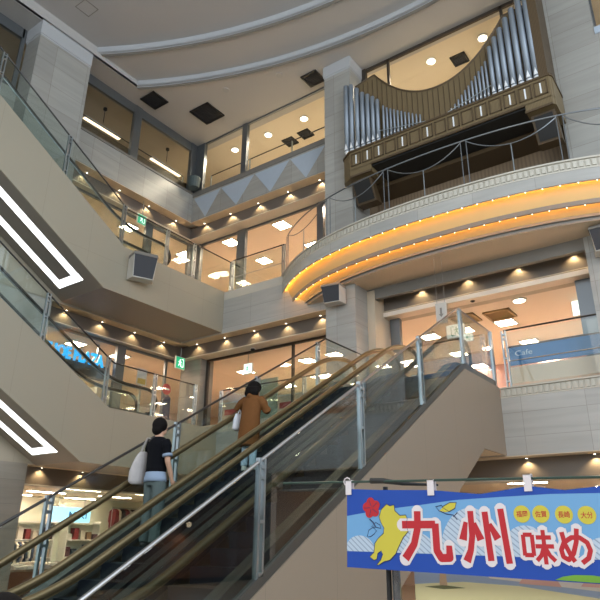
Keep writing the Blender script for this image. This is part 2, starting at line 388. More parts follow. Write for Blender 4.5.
glazing(x_frames=[(-16.2, .3), (-13.95, .4), (-10.4, .25), (-9.0, .1)], plane=15.42, z0=F3, z1=12.43)
glazing(y_frames=[(1.2, .1), (6, .08), (9.0, .08), (12.45, .34), (14.45, .1), (15.3, .1)], plane=-16.45, z0=F2, z1=7.6)
glazing(x_frames=[(-15.3, .12), (-11.5, .08), (-8.4, .1)], plane=15.42, z0=F2, z1=7.6, fm='frameb')
glazing(x_frames=[(-1.17, .1), (2.3, .1)], plane=YR+.2, z0=14.12, z1=16.4)
# slim ladder-like jamb at the second floor opening under the organ
MB_ = MB().box((-7.9, 15.3, F2), (-7.6, 15.45, 7.62)); struct(MB_.obj('trim_30', 'frame'))
struct(MB().box((-2.78, 15.3, F2), (-2.3, 15.45, 7.62)).obj('trim_31', 'frame'))

# ------------------------------------------------------------------ curved balcony with amber coves
def yb(x, off=0.0):
    u = abs(x+5.3); return 12.58+.0292*u*u+.00067*u**4+off
def balcony():
    t = thing('balcony', 'curved stone balcony with two amber lit coves below the pipe organ', 'balcony', (-5.3, 14.0, 8.33))
    N = 72
    def xs(off):  # from where the curve meets the wall to beyond the picture
        lo = -11.31
        while yb(lo, off) > YR+.02: lo += .01
        hi = .9
        while yb(hi, off) > YR+.02: hi -= .01
        return [lo+(hi-lo)*i/N for i in range(N+1)]
    def row(off, z, o2=None): return [(x, yb(x, off), z) for x in xs(off if o2 is None else o2)]
    def strip(name, prof, m, smooth=False):
        MB().sheet([row(o, z) for o, z in prof]).obj(name, m, t, smooth)
    strip('top_moulding', [(.35, 9.56), (-.02, 9.57), (-.02, 9.53), (.03, 9.53), (.03, 9.32), (-.01, 9.32), (-.01, 9.28), (.0, 9.28)], 'pale')
    d = MB(); s = -11.0
    while s < .6:
        h = .04; y0 = yb(s); y1 = yb(s+.075); 
        d.add([(s, y0-.005, 9.345), (s+.075, y1-.005, 9.345), (s+.075, y1-.005, 9.505), (s, y0-.005, 9.505), (s, y0+.06, 9.345), (s+.075, y1+.06, 9.345), (s+.075, y1+.06, 9.505), (s, y0+.06, 9.505)],
              [(0,1,2,3),(0,4,5,1),(1,5,6,2),(2,6,7,3),(3,7,4,0)]); s += .125
    d.obj('dentils', 'pale', t)
    strip('fascia', [(0, 9.28), (0, 8.99), (.01, 8.98), (.05, 8.98), (.05, 9.14)], 'bayY')
    strip('upper_cove', [(.05, 9.14), (.12, 9.20), (.19, 9.08), (.27, 8.88), (.36, 8.70)], 'cove', True)
    strip('middle_lip', [(.36, 8.70), (.36, 8.59), (.40, 8.585), (.40, 8.70)], 'trimg')
    strip('lower_cove', [(.40, 8.70), (.45, 8.76), (.52, 8.70), (.60, 8.59), (.70, 8.50)], 'cove', True)
    strip('lower_moulding', [(.70, 8.50), (.70, 8.43), (.76, 8.42), (.76, 8.34)], 'trimg')
    lo = xs(.76)
    MB().sheet([[(x, yb(x, .76), 8.34) for x in lo], [(x, YR+.06, 8.34) for x in lo]]).obj('soffit', 'soffit', t)
    MB().sheet([[(x, yb(x, .35), 9.56) for x in xs(.35)], [(x, YR+.5, 9.56) for x in xs(.35)]]).obj('deck', 'floor', t)
    for nm, o, z in (('upper_cove_tube', .085, 9.07), ('lower_cove_tube', .432, 8.655)):
        MB().tube([(x, yb(x, o), z) for x in xs(o)], .012, 6).obj(nm, 'tube', t)
    x = -10.6
    while x < .3:
        for o, z in ((.03, 8.965), (.38, 8.57)):
            if yb(x, o) < YR-.05: MB().ball((x, yb(x, o), z), .013, 6, 4).obj('bulb', 'bulb', t)
        x += .36
    return t
balcony()

# ------------------------------------------------------------------ glass screens and railings
def post(mb, x, y, z0, z1, axis='y'):
    """paired flat bars joined by spacers, as in the photo"""
    for s in (-.045, .045):
        if axis == 'y': mb.box((x-.03, y+s-.016, z0), (x+.03, y+s+.016, z1))
        else: mb.box((x+s-.016, y-.03, z0), (x+s+.016, y+.03, z1))
    for z in (z1-.1, z1-.22, (z0+z1)/2, z0+.15):
        mb.box((x-.04, y-.04, z-.02), (x+.04, y+.04, z+.02))
def screen(label, x, base, ys, h, railr=.022, gm='glassg', y_ends=None, side='y', pm='steel', rm='rubber'):
    """glass screen along y in the plane x; base(y) is its foot"""
    t = thing('glass_screen', label, 'glass screen', (x, ys[0], base(ys[0])))
    ends = y_ends or (ys[0], ys[-1]); us = sorted(set([ends[0]]+list(ys)+[ends[1]]))
    for y in ys:
        m = MB(); post(m, x, y, base(y), base(y)+h+.02); m.obj('post', pm, t)
    for a, b in zip(us, us[1:]):
        n = 6; lo = [(a+.05+(b-a-.1)*i/n) for i in range(n+1)]
        poly = [(y, base(y)+.0) for y in lo] + [(y, base(y)+h-.03) for y in reversed(lo)]
        MB().prism(poly, 'x', x-.006, x+.006).obj('glass_panel', gm, t)
    n = 60; pts = [(x, us[0]+(us[-1]-us[0])*i/n, base(us[0]+(us[-1]-us[0])*i/n)+h) for i in range(n+1)]
    MB().tube(pts, railr, 8).obj('top_rail', rm, t)
    return t
def base_main(y): return F2 + min(0, (y-12.35)*K) if y > 3.9 else max(F2+(y-12.35)*K, .0)
def base_s(y): return min(F2, F2+(y-12.35)*K)
def base_m(y): return max(0.02, min(F2, F2+(y-12.35)*K))
screen('tall smoky glass screen along the near side of the escalators', -4.72, base_s, [5.73, 8.05, 10.27, 12.47, 14.4], 1.38, gm='glassd', y_ends=(3.0, 14.4), rm='silver')
screen('tall clear glass screen along the far side of the escalators', -8.2, base_m, [5.3, 7.6, 9.75, 12.0, 14.4], 1.30, y_ends=(3.2, 14.4))
def base3(y): return 9.58+max(0, 10.17-y)*K if y > 2.5 else F4
def base2(y): return 4.86+max(0, 10.31-y)*K if y > 2.6 else F3
screen('clear glass screen along the upper left escalator and third floor landing', -13.88, base3, [3.6, 5.75, 7.95, 10.05, 11.8, 13.0, 14.85], 1.27, y_ends=(3.0, 15.3))
screen('clear glass screen along the lower left escalator and second floor landing', -13.88, base2, [3.6, 5.9, 8.1, 10.15, 11.85, 13.5], 1.25, y_ends=(3.0, 13.5))
def rail_x(label, xs, y, z, h, gm='glass', ends=None, mid=False):
    t = thing('railing', label, 'railing', (xs[0], y, z))
    for x in xs:
        m = MB(); post(m, x, y, z, z+h, 'x'); m.obj('post', 'steel', t)
    e = ends or (xs[0], xs[-1]); us = sorted(set([e[0]]+list(xs)+[e[1]]))
    for a, b in zip(us, us[1:]):
        MB().box((a+.06, y-.006, z+.08), (b-.06, y+.006, z+h-.06)).obj('glass_panel', gm, t)
    MB().tube([(us[0], y, z+h), (us[-1], y, z+h)], .022, 8).obj('top_rail', 'rubber', t)
    if mid: MB().tube([(us[0], y, z+h*.45), (us[-1], y, z+h*.45)], .014, 8).obj('middle_rail', 'steel', t)
    return t
rail_x('short glass railing across the third floor shop beside the left landing', [-13.6, -11.35], YR+.12, F3, 1.2, mid=True)
rail_x('glass railing on second floor edge behind the two riders', [-13.85, -12.3, -10.5, -8.4], YR-.6+.75, F2, 1.13)
rail_x('glass railing on second floor edge right of the escalator top', [-4.45, -1.0, 1.0], YR+.1, F2, 1.42, mid=True)
def rail4(label, pts, h):
    t = thing('railing', label, 'railing', pts[0])
    MB().tube([(x, y, z+h) for x, y, z in pts], .02, 8).obj('top_rail', 'rubber', t)
    n = max(2, int((Vector(pts[1])-Vector(pts[0])).length/2.0))
    for i in range(n+1):
        p = Vector(pts[0]).lerp(Vector(pts[1]), i/n); MB().box((p.x-.02, p.y-.02, p.z), (p.x+.02, p.y+.02, p.z+h)).obj('post', 'steel', t)
rail4('thin dark handrail behind the fourth floor window over the triangle frieze', [(-15.3, YR+.42, F4), (-9.3, YR+.42, F4)], .95)
rail4('thin dark handrail behind the fourth floor windows on the left wall', [(XL-.45, 9.1, F4), (XL-.45, 14.3, F4)], .95)
def balcony_rail():
    t = thing('railing', 'curved balcony railing with swagged rods in front of the organ', 'railing', (-5.3, yb(-5.3, .1), F3))
    def pt(x, z): return (x, yb(x, .1), z)
    ps = [-10.95, -8.55, -6.5, -4.32, -2.12, -.2]
    N = 60; MB().tube([pt(-10.95+(10.95-.2)*i/N, F3+1.28) for i in range(N+1)], 0.02, 8).obj('top_rail', 'frame', t)
    for x in ps:
        m = MB()
        for s in (-.07, .07): m.tube([pt(x+s, F3), pt(x+s, F3+1.28)], .014, 6)
        m.obj('post', 'frame', t)
    for a, b in zip(ps, ps[1:]):
        n = 14; sag = .42
        m = MB(); m.tube([pt(a+.07+(b-a-.14)*i/n, F3+1.24-sag*(1-(2*i/n-1)**2)) for i in range(n+1)], .014, 6)
        m.obj('swag_rod', 'frame', t)
        c = (a+b)/2; MB().tube([pt(c, F3), pt(c, F3+1.24-sag)], .013, 6).obj('baluster', 'steel', t)
balcony_rail()

# ------------------------------------------------------------------ escalators
def newel(y, z, r, d, n=10):   # half circle at a handrail end, d=+1 towards +y
    return [(y+d*r*sin(pi*i/n), z-r+r*cos(pi*i/n)) for i in range(n+1)]
def smooth(path, it=3):
    for _ in range(it):
        q = [path[0]]
        for a, b in zip(path, path[1:]):
            q += [(a[0]*.75+b[0]*.25, a[1]*.75+b[1]*.25), (a[0]*.25+b[0]*.75, a[1]*.25+b[1]*.75)]
        q.append(path[-1]); path = q
    return path
def balustrade(t, x, line, y0, y1, ya, yb_, h, gm, hm, nmat, lift=.1):
    """line(y) deck height; handrail from y0 (newel) through knees to y1 (newel)"""
    ys = sorted([y0, y1]); kn = sorted([ya, yb_])
    L = .75; up = [(ys[0], line(ys[0])+h)]
    for k in kn:
        A, Bz = line(k-L)+h, line(k+L)+h; Kz = line(k)+h
        for i in range(13):
            u = i/12; up.append((k-L+2*L*u, A*(1-u)**2+2*Kz*u*(1-u)+Bz*u*u))
    up.append((ys[1], line(ys[1])+h))
    r = .36
    lo = newel(ys[0], line(ys[0])+h, r, -1)[::-1]; hi = newel(ys[1], line(ys[1])+h, r, 1)
    path = lo[:-1] + up + hi[1:]
    MB().tube([(x, y, z) for y, z in path], .05, 10, flat=.75, up=(1, 0, 0)).obj('handrail', hm, t, True)
    inner = newel(ys[0], line(ys[0])+h-.05, r-.05, -1)[::-1][:-1] + [(y, z-.05) for y, z in up] + newel(ys[1], line(ys[1])+h-.05, r-.05, 1)[1:]
    n = 40; bot = [(ys[1]-(ys[1]-ys[0])*i/n, line(ys[1]-(ys[1]-ys[0])*i/n)+lift) for i in range(n+1)]
    MB().prism(inner+bot, 'x', x-.006, x+.006).obj('balustrade_glass', gm, t)
    MB().tube([(x, y, z-.045) for y, z in up], .02, 6).obj('handrail_guide', nmat, t, True)
def skirt(t, name, x0, x1, line, y0, y1, a, b, m):
    n = 50; lo = [(y0+(y1-y0)*i/n) for i in range(n+1)]
    MB().prism([(y, line(y)+b) for y in lo] + [(y, line(y)+a) for y in reversed(lo)], 'x', x0, x1).obj(name, m, t)
def steps(t, x0, x1):
    for k in range(0, 25):
        z = F2-k*.2079; y = 12.35-k*.35
        if z < .02: break
        m = MB(); m.prism([(y, z), (y+.35, z), (y+.35, z-.22), (y+.03, z-.25)], 'x', x0, x1)
        m.obj('step', 'step', t)
    MB().box((x0, 12.7, F2-.05), (x1, 14.5, F2)).obj('landing_plate', 'steel', t)
    MB().box((x0, 1.6, 0.0), (x1, 3.95, .03)).obj('landing_plate', 'steel', t)
def main_escalator(label, xa, xb_, near):
    """xa, xb_: planes of its two handrails"""
    t = thing('escalator', label, 'escalator', ((xa+xb_)/2, 3.9, 0))
    for x in (xa, xb_): balustrade(t, x, base_m, 2.7, 13.1, 3.9, 12.35, .86, 'glassg', 'gold', 'brass', lift=.2)
    steps(t, xa-.12, xb_+.12)
    return t
e_near = main_escalator('escalator nearest the camera, empty, behind smoky glass', -4.92, -6.22, True)
e_far = main_escalator('farther rising escalator carrying the two riders', -6.74, -8.0, False)
def under(y): return 3.44 if y > 13.09 else 3.44+(y-13.09)*.605
# cladding of the near side and the underside belong to the nearest escalator
sp = [(3.9, .0)]
MB().prism([(3.9, 0.02), (12.35, F2), (YR, F2), (YR, 3.44), (13.09, 3.44), (7.45, 0.02)], 'x', -4.70, -4.66).obj('side_panel', 'panelB', e_near)
for e_, xa, xb in ((e_near, -4.7, -6.46), (e_far, -6.46, -8.26)):
    MB().prism([(7.45, .04), (13.09, 3.46), (YR, 3.46), (YR, 3.50), (13.07, 3.50), (7.40, .06)], 'x', xa, xb).obj('underside', 'soffit', e_)
MB().prism([(3.9, 0.02), (12.35, F2), (YR, F2), (YR, 3.44), (13.09, 3.44), (7.45, 0.02)], 'x', -8.28, -8.24).obj('side_panel', 'panelB', e_far)
skirt(e_near, 'deck_trim', -4.76, -4.68, base_m, 2.6, 14.3, .0, .14, 'skirtg')
skirt(e_near, 'skirt', -5.06, -4.86, base_m, 2.6, 14.3, -.1, .2, 'skirtg')
skirt(e_near, 'inner_panel', -6.36, -6.2, base_m, 2.6, 14.3, -.1, .14, 'skirt')
skirt(e_far, 'inner_panel', -6.76, -6.6, base_m, 2.6, 14.3, -.1, .14, 'skirt')
skirt(e_near, 'deck_cap', -6.46, -6.3, base_m, 2.6, 14.3, .12, .17, 'skirtg')
skirt(e_far, 'skirt', -8.06, -7.86, base_m, 2.6, 14.3, -.1, .2, 'skirtg')

def left_escalator(label, z0, yk, base, zk, ykn, up):
    """descends towards +y, landing at z0; cladding includes the landing edge"""
    t = thing('escalator', label, 'escalator', (-14.7, yk, z0))
    ytop = yk-(up-z0)/K
    def line(y): return max(z0, min(up, z0+(yk-y)*K))
    side = [(YR, z0), (yk, z0), (ytop, up), (ytop-1.5, up), (ytop-1.5, up-1.48), (ykn-(up-1.48-zk)/K, up-1.48), (ykn, zk), (YR, zk)]
    MB().prism(side, 'x', -13.86, -13.82).obj('side_panel', 'panelX', t)
    MB().prism([(YR, zk+.02), (ykn, zk+.02), (ykn-(up-1.48-zk)/K, up-1.46)][::1] + [(ykn-(up-1.48-zk)/K, up-1.40), (ykn, zk+.08), (YR, zk+.08)], 'x', XL, -13.85).obj('underside', ['under'], t)
    # U-shaped strip of light set in the sloping underside
    def on(x, y): return (x, y, zk+.012+max(0, ykn-y)*K)
    m = MB()
    for xa, xb_ in ((-14.30, -14.58), (-15.16, -15.42)):
        m.add([on(xa, 9.28), on(xb_, 9.28), on(xb_, ytop+.3), on(xa, ytop+.3)], [(0, 1, 2, 3)])
    m.add([on(-14.30, 9.28), on(-15.42, 9.28), on(-15.42, 9.07), on(-14.30, 9.07)], [(0, 1, 2, 3)])
    m.obj('light_strip', 'strip', t)
    for x in (-14.05, -14.92):
        balustrade(t, x, line, ytop-1.0, 11.75, ytop, yk, .80, 'glassg', 'rubber', 'steel')
    skirt(t, 'skirt', -14.2, -13.98, line, ytop-1, 11.7, -.1, .08, 'skirtg')
    skirt(t, 'skirt', -15.03, -14.86, line, ytop-1, 11.7, -.1, .08, 'skirtg')
    k = 0
    while z0+k*.2079 < up:
        z = z0+k*.2079; y = yk-k*.35
        if y > 3: MB().prism([(y, z), (y-.35, z), (y-.35, z-.22), (y-.03, z-.25)], 'x', -14.84, -14.2).obj('step', 'step', t)
        k += 1
    return t
left_escalator('upper left escalator climbing from the third floor landing towards the viewer', 9.585, 10.17, base3, 8.11, 9.64, F4)
left_escalator('lower left escalator climbing from the second floor landing towards the viewer', 4.86, 10.31, base2, 3.38, 9.65, F3)
B('floor_landing_3', (XL, 11.7, F3-.2), (-13.87, 15.0, F3-.03), 'floor'); B('floor_landing_2', (XL, 11.8, 4.65), (-13.87, 15.0, 4.84), 'floor')
struct(MB().box((XL, 9.7, 8.135), (-13.87, YR, 8.15)).obj('trim_32', 'soffit'))
struct(MB().box((XL, 9.7, 3.41), (-13.87, YR, 3.43)).obj('trim_33', 'soffit'))

# ------------------------------------------------------------------ lamps
def spot_lamp(parent, loc, power, col, ang=110, blend=.8, r=.03, rot=(0, 0, 0)):
    l = bpy.data.lights.new('lamp', 'SPOT'); l.energy = power; l.color = col; l.spot_size = radians(ang); l.spot_blend = blend; l.shadow_soft_size = r
    o = bpy.data.objects.new('lamp', l); COL.objects.link(o); o.location = Vector(loc); o.rotation_euler = rot
    o.parent = parent; o.matrix_parent_inverse = parent.matrix_world.inverted(); return o
def disc(mb, c, r, z0, z1, n=16): return mb.prism([(c[0]+r*cos(2*pi*k/n), c[1]+r*sin(2*pi*k/n)) for k in range(n)], 'z', z0, z1)
def downlight(loc, label, power=19):
    x, y, z = loc
    t = thing('downlight', label, 'light', loc)
    disc(MB(), (x, y), .05, z-.02, z).obj('trim_ring', 'trimg', t)
    disc(MB(), (x, y), .025, z-.024, z-.019).obj('lamp_face', 'spot', t)
    spot_lamp(t, (x, y, z-.035), power, (1, .74, .40), 125, .6, .03)
def run(axis, fixed, start, step, n, z, where, frm):
    for i in range(n):
        p = (fixed, start+step*i, z) if axis == 'y' else (start+step*i, fixed, z)
        downlight(p, '%s soffit downlight from the %s %s' % (ORD[i], frm, where))
run('y', XL-.31, 14.02, -1.335, 5, 12.91, 'on left wall above the third floor', 'corner')
run('x', YR+.31, -15.38, 1.335, 5, 12.91, 'under the triangle frieze', 'corner')
run('y', XL-.31, 13.98, -1.31, 5, 8.06, 'above the blue lettered shoe shop', 'corner')
run('x', YR+.31, -15.32, 1.325, 5, 8.06, 'under the third floor back wall', 'corner')
run('x', YR+.46, -8.17+.06, 1.36, 5, 8.265, 'below the curved balcony', 'left pillar')
run('x', YR+.31, -4.32, 1.46, 3, 3.41, 'under the second floor edge', 'escalator side')
run('y', XL-.31, 11.36, -1.32, 2, 3.41, 'above the ground floor shop at lower left', 'right')
def panel_light(loc, label, s=.60):
    x, y, z = loc; t = thing('ceiling_light', label, 'light', loc)
    m = MB()
    for a, b in ((-s/2, -s/2), (s/2-.05, -s/2)): m.box((x+a, y-s/2, z-.03), (x+a+.05, y+s/2, z))
    for b in (-s/2, s/2-.05, -.025): m.box((x-s/2, y+b, z-.03), (x+s/2, y+b+.05, z))
    m.obj('frame', 'white', t)
    m = MB(); m.box((x-s/2+.05, y-s/2+.05, z-.02), (x+s/2-.05, y-.025, z-.012)); m.box((x-s/2+.05, y+.025, z-.02), (x+s/2-.05, y+s/2-.05, z-.012))
    m.obj('diffuser', 'panel_light', t)
def grid(xs, ys, z, shop):
    for j, y in enumerate(ys):
        for i, x in enumerate(xs):
            panel_light((x, y, z), 'square light in %s, %s row back, %s from left' % (shop, ORD[j], ORD[i]))
def grid_left(xs, ys, z, shop):
    for i, x in enumerate(xs):
        for j, y in enumerate(ys):
            panel_light((x, y, z), 'square light in %s, %s row in, %s from corner' % (shop, ORD[i], ORD[j]))
grid([-15.3, -12.4, -9.6], [17.5, 20.2, 22.8], 7.62, 'the second floor shop behind the riders')
grid([-7.6, -5.2, -2.95], [17.4, 19.7, 21.6, 23.1], 7.62, 'the cafe below the balcony')
grid_left([-17.6, -20.3, -22.9], [13.3, 11.5, 8.8], 7.62, 'the shoe shop on the left')
grid([-15.0, -12.5, -10.0], [15.95, 18.0, 20.6, 23.1], 12.45, 'the shop under the triangle frieze')
grid_left([-17.3, -20.3, -22.8], [15.7, 12.8, 9.9], 12.45, 'the third floor shop on the left')
def round_light(loc, label, power):
    x, y, z = loc; t = thing('round_ceiling_light', label, 'light', loc)
    disc(MB(), (x, y), .17, z-.03, z, 20).obj('trim_ring', 'white', t); disc(MB(), (x, y), .13, z-.04, z-.028, 20).obj('lamp_face', 'spot', t)
    spot_lamp(t, (x, y, z-.06), power, (1, .86, .66), 150, .5, .12)
for i, x in enumerate((-14.76, -13.02, -11.29)):
    round_light((x, 15.62, 16.48), '%s round ceiling light from the corner behind the fourth floor window' % ORD[i], 240)
for i, x in enumerate((-8.05, -6.1, -4.34)):
    round_light((x, 15.62, 16.48), '%s round ceiling light from the left pillar behind the organ window' % ORD[i], 240)
for i, (x, y) in enumerate(((-17.0, 10.9), (-17.0, 14.0))):
    t = thing('pendant_lamp', 'small dark pendant lamp in the %s fourth floor window on the left wall' % ('nearer' if i == 0 else 'farther'), 'lamp', (x, y, 16.5))
    MB().tube([(x, y, 16.5), (x, y, 15.85)], .012, 6).obj('cord', 'black', t)
    disc(MB(), (x, y), .07, 16.42, 16.5).obj('canopy', 'black', t)
    MB().box((x-.09, y-.8, 15.60), (x+.09, y+.8, 15.66)).obj('lamp_body', 'white', t, bevel=.02)
    MB().box((x-.08, y-.78, 15.58), (x+.08, y+.78, 15.60)).obj('diffuser', 'warm_diffuser', t)
for i, y in enumerate((9.6, 12.4, 15.2)):
    for j, x in enumerate((-17.4, -19.4, -21.4)):
        t = thing('linear_ceiling_light', 'linear light in lower left shop, %s row in, %s from the marble wall' % (ORD[j], ORD[i]), 'light', (x, y, 3.05))
        MB().box((x-.09, y-.7, 3.0), (x+.09, y+.7, 3.05)).obj('housing', 'white', t); MB().box((x-.07, y-.68, 2.99), (x+.07, y+.68, 3.0)).obj('diffuser', 'panel_light', t)
for i, (x, y) in enumerate(((-4.9, 16.6), (-2.5, 16.6), (-5.5, 18.6), (-3.2, 18.6), (-1, 17.2))):
    t = thing('linear_ceiling_light', 'white ceiling light strip above the banner, %s of the ground floor hall' % ORD[i], 'light', (x, y, 3.05))
    MB().box((x-.5, y-.09, 3.0), (x+.5, y+.09, 3.05)).obj('housing', 'white', t); MB().box((x-.48, y-.07, 2.99), (x+.48, y+.07, 3.0)).obj('diffuser', 'panel_light', t)
t = thing('round_ceiling_light', 'round white ceiling light near the cafe opening under the balcony', 'light', (-4.3, 15.8, 7.62))
disc(MB(), (-4.3, 15.8), .2, 7.58, 7.62, 20).obj('trim_ring', 'white', t); disc(MB(), (-4.3, 15.8), .15, 7.572, 7.582, 20).obj('lamp_face', 'spot', t)

# ------------------------------------------------------------------ ceiling fittings
def vent(c, s, label, z=CZ, fm='black', gm='grille'):
    x, y = c; t = thing('ceiling_vent', label, 'vent', (x, y, z))
    m = MB()
    for a in (-s/2, s/2-.06): m.box((x+a, y-s/2, z-.05), (x+a+.06, y+s/2, z)); m.box((x-s/2, y+a, z-.05), (x+s/2, y+a+.06, z))
    m.obj('frame', fm, t)
    m = MB(); k = -s/2+.08
    while k < s/2-.08: m.box((x-s/2+.06, y+k, z-.03), (x+s/2-.06, y+k+.03, z-.005)); k += .07
    m.obj('slats', gm, t); MB().box((x-s/2+.06, y-s/2+.06, z-.006), (x+s/2-.06, y+s/2-.06, z-.001)).obj('backing', 'black', t)
vent((-15.1, 11.6), .72, 'small dark square ceiling vent over the left wall windows')
vent((-14.05, 13.25), .92, 'large dark square ceiling vent nearest the corner')
vent((-9.75, 14.0), .62, 'small dark square ceiling vent beside the pillar left of the organ')
for i, (x, y) in enumerate(((-12.6, 16.5), (-11.8, 16.45), (-5.3, 16.1))):
    vent((x, y), .5, ('%s dark vent on the ceiling behind %s' % (('left', 'right', 'single')[i], ('the window over the frieze', 'the window over the frieze', 'the organ window')[i])), 16.5)
for i, (x, y) in enumerate(((-6.05, 16.4), (-5.1, 16.6))): vent((x, y), .75, '%s brown square vent in the cafe ceiling' % ('left', 'right')[i], 7.62, 'brass', 'brass')
h = MB(); x, y, s = -14.1, 7.88, .5
for a in (-s/2, s/2-.02): h.box((x+a, y-s/2, CZ+.57), (x+a+.02, y+s/2, CZ+.579)); h.box((x-s/2, y+a, CZ+.57), (x+s/2, y+a+.02, CZ+.579))
tag(h.obj('access_hatch', 'trimg'), 'square access hatch outline in ceiling above the left pillar', 'hatch')
for i, (x, y) in enumerate(((-12.6, 12.7), (-10.6, 13.2))):
    tag(disc(MB(), (x, y), .12, CZ-.03, CZ).obj('smoke_detector', 'ceil_hi'), '%s round detector on the ceiling between vents' % ('left', 'right')[i], 'detector')

# ------------------------------------------------------------------ pipe organ
def organ():
    t = thing('pipe_organ', 'wall mounted pipe organ with silver pipes and curved wooden case', 'organ', (-5.25, 13.8, 11.4))
    # tall case screen with its hanging-curve top
    def top(x):
        u = (x+5.22)/2.02
        return 13.68+min(1, abs(u))**2.1*1.42
    xs = [-7.24+i*(7.24-3.20)/40 for i in range(41)]
    up = [(-7.92, 14.98), (-7.30, 15.10)] + [(x, top(x)) for x in xs] + [(-3.14, 15.10), (-2.5, 15.12)]
    MB().prism([(-7.92, 12.3)] + up + [(-2.5, 12.3)], 'y', 13.72, 13.80).obj('case_screen', 'wood', t)
    MB().tube([(x, 13.72, z) for x, z in up], .03, 6).obj('case_moulding', 'woodd', t)
    m = MB(); x = -7.8
    while x < -2.5:
        z = 14.95 if x < -7.25 or x > -3.15 else top(x)-.06
        m.box((x, 13.705, 12.4), (x+.02, 13.73, z)); x += .16
    m.obj('case_ribs', 'woodd', t)
    MB().box((-2.50, 13.5, 12.3), (-2.28, 14.5, 16.2)).obj('end_post', 'woodd', t)
    # gallery front with chamfered ends and stepped underside
    fr = [(-8.4, 13.82), (-8.33, 13.62), (-8.0, 13.40), (-2.26, 13.40), (-2.2, 13.50), (-2.2, 14.48)]
    back = [(-2.2, 14.49), (-8.4, 13.83)]
    def zb(x): return 11.50
    b = MB(); b.prism(fr + [(-2.2, 14.49), (-8.15, 14.49), (-8.15, 13.83)], 'z', 11.72, 12.34); b.obj('gallery', 'wood', t)
    e = MB(); e.prism([(-8.4, 13.82), (-8.33, 13.62), (-8.0, 13.40), (-7.3, 13.40), (-7.3, 13.82)], 'z', 11.50, 11.74)
    e.obj('gallery_end', 'wood', t)
    e = MB(); e.prism([(-2.9, 13.40), (-2.26, 13.40), (-2.2, 13.50), (-2.2, 14.4), (-2.9, 14.4)], 'z', 11.50, 11.74); e.obj('gallery_end', 'wood', t)
    c = MB(); c.prism([(p[0]+(-.02 if p[0] < -5 else .02), p[1]-.03) for p in fr[:-1]] + [(-2.18, 14.48), (-8.15, 14.48), (-8.15, 13.84)], 'z', 12.34, 12.40)
    c.obj('gallery_cap', 'woodd', t)
    l = MB(); l.box((-7.3, 13.385, 11.70), (-2.9, 13.42, 11.76)); l.box((-8.0, 13.385, 11.48), (-7.28, 13.42, 11.54)); l.box((-2.92, 13.385, 11.48), (-2.26, 13.42, 11.54)); l.obj('lower_moulding', 'woodd', t)
    n = 15
    for i in range(n):
        x0 = -7.97+i*(5.68/n)+.03; x1 = x0+5.68/n-.06
        p = MB()
        for a, bq in ((x0, x0+.025), (x1-.025, x1)): p.box((a, 13.375, 11.84), (bq, 13.40, 12.26))
        p.box((x0, 13.375, 11.84), (x1, 13.40, 11.865)); p.box((x0, 13.375, 12.235), (x1, 13.40, 12.26)); p.obj('gallery_panel', 'woodd', t)
        if i % 2 == 0 or i in (1, 13): 
            q = MB(); cx = (x0+x1)/2; q.box((cx-.018, 13.385, 11.9), (cx+.018, 13.402, 12.2)); q.obj('panel_highlight', 'pipetip', t)  # pale bar paints the bright vertical highlight on the panel
    # pipes, feet in bright metal
    def pipe(x, y, z0, z1, r):
        p = MB(); p.loft([(x, y, z0+.16, r, r), (x, y, z1-.02, r, r), (x, y, z1, r*.9, r*.9)], 14)
        p = p.obj('pipe', 'pipe', t, True)
        f = MB(); f.loft([(x, y, z0, r*.3, r*.3), (x, y, z0+.16, r, r)], 12); f.obj('pipe_foot', 'pipetip', p, True)
        q = MB(); q.prism([(x-r*.6, z0+.2), (x+r*.6, z0+.2), (x, z0+.2+r*2.6)], 'y', y-r-.004, y-r+.02); q.obj('pipe_mouth', 'pipetip', p)
    L_ = [(-8.18, 15.02, .085), (-8.0, 14.98, .08), (-7.80, 14.74, .078), (-7.61, 14.50, .074), (-7.43, 14.34, .07), (-7.26, 14.18, .066), (-7.1, 14.0, .06)]
    for x, z, r in L_: pipe(x, 13.58, 12.40, z, r)
    R_ = [(-2.55, 15.6, .085), (-2.74, 15.34, .085), (-2.94, 15.05, .08), (-3.13, 14.83, .078), (-3.31, 14.58, .074), (-3.48, 14.36, .07), (-3.64, 14.12, .064)]
    for x, z, r in R_: pipe(x, 13.58, 12.40, z, r)
    for i in range(11):
        pipe(-6.93+i*.115, 13.62, 12.42, 13.72-.115*i**.86, .036-.0012*i)
        pipe(-3.80-i*.105, 13.62, 12.42, 13.74-.12*i**.95, .036-.0012*i)
    for xa, xb in ((-7.05, -5.6), (-4.95, -3.7)):
        MB().tube([(xa, 13.56, 12.85 if xa < -6 else 12.55), (xb, 13.56, 12.55 if xa < -6 else 12.85)], .012, 6).obj('pipe_brace', 'steel', t)
    # angled sound openings and dark underside
    for xa, xb in ((-8.1, -7.45), (-2.85, -2.28)):
        q = MB(); q.prism([(13.86, 11.5), (13.62, 11.5), (13.98, 10.86), (14.3, 10.86)], 'x', xa, xb); q = q.obj('sound_box', 'woodd', t)
        g = MB(); g.prism([(13.615, 11.44), (13.93, 10.9), (13.95, 10.92), (13.64, 11.44)], 'x', xa+.06, xb-.06); g.obj('sound_grille', 'black', q)
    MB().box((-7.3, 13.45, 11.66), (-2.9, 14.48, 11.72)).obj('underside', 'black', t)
    return t
organ()
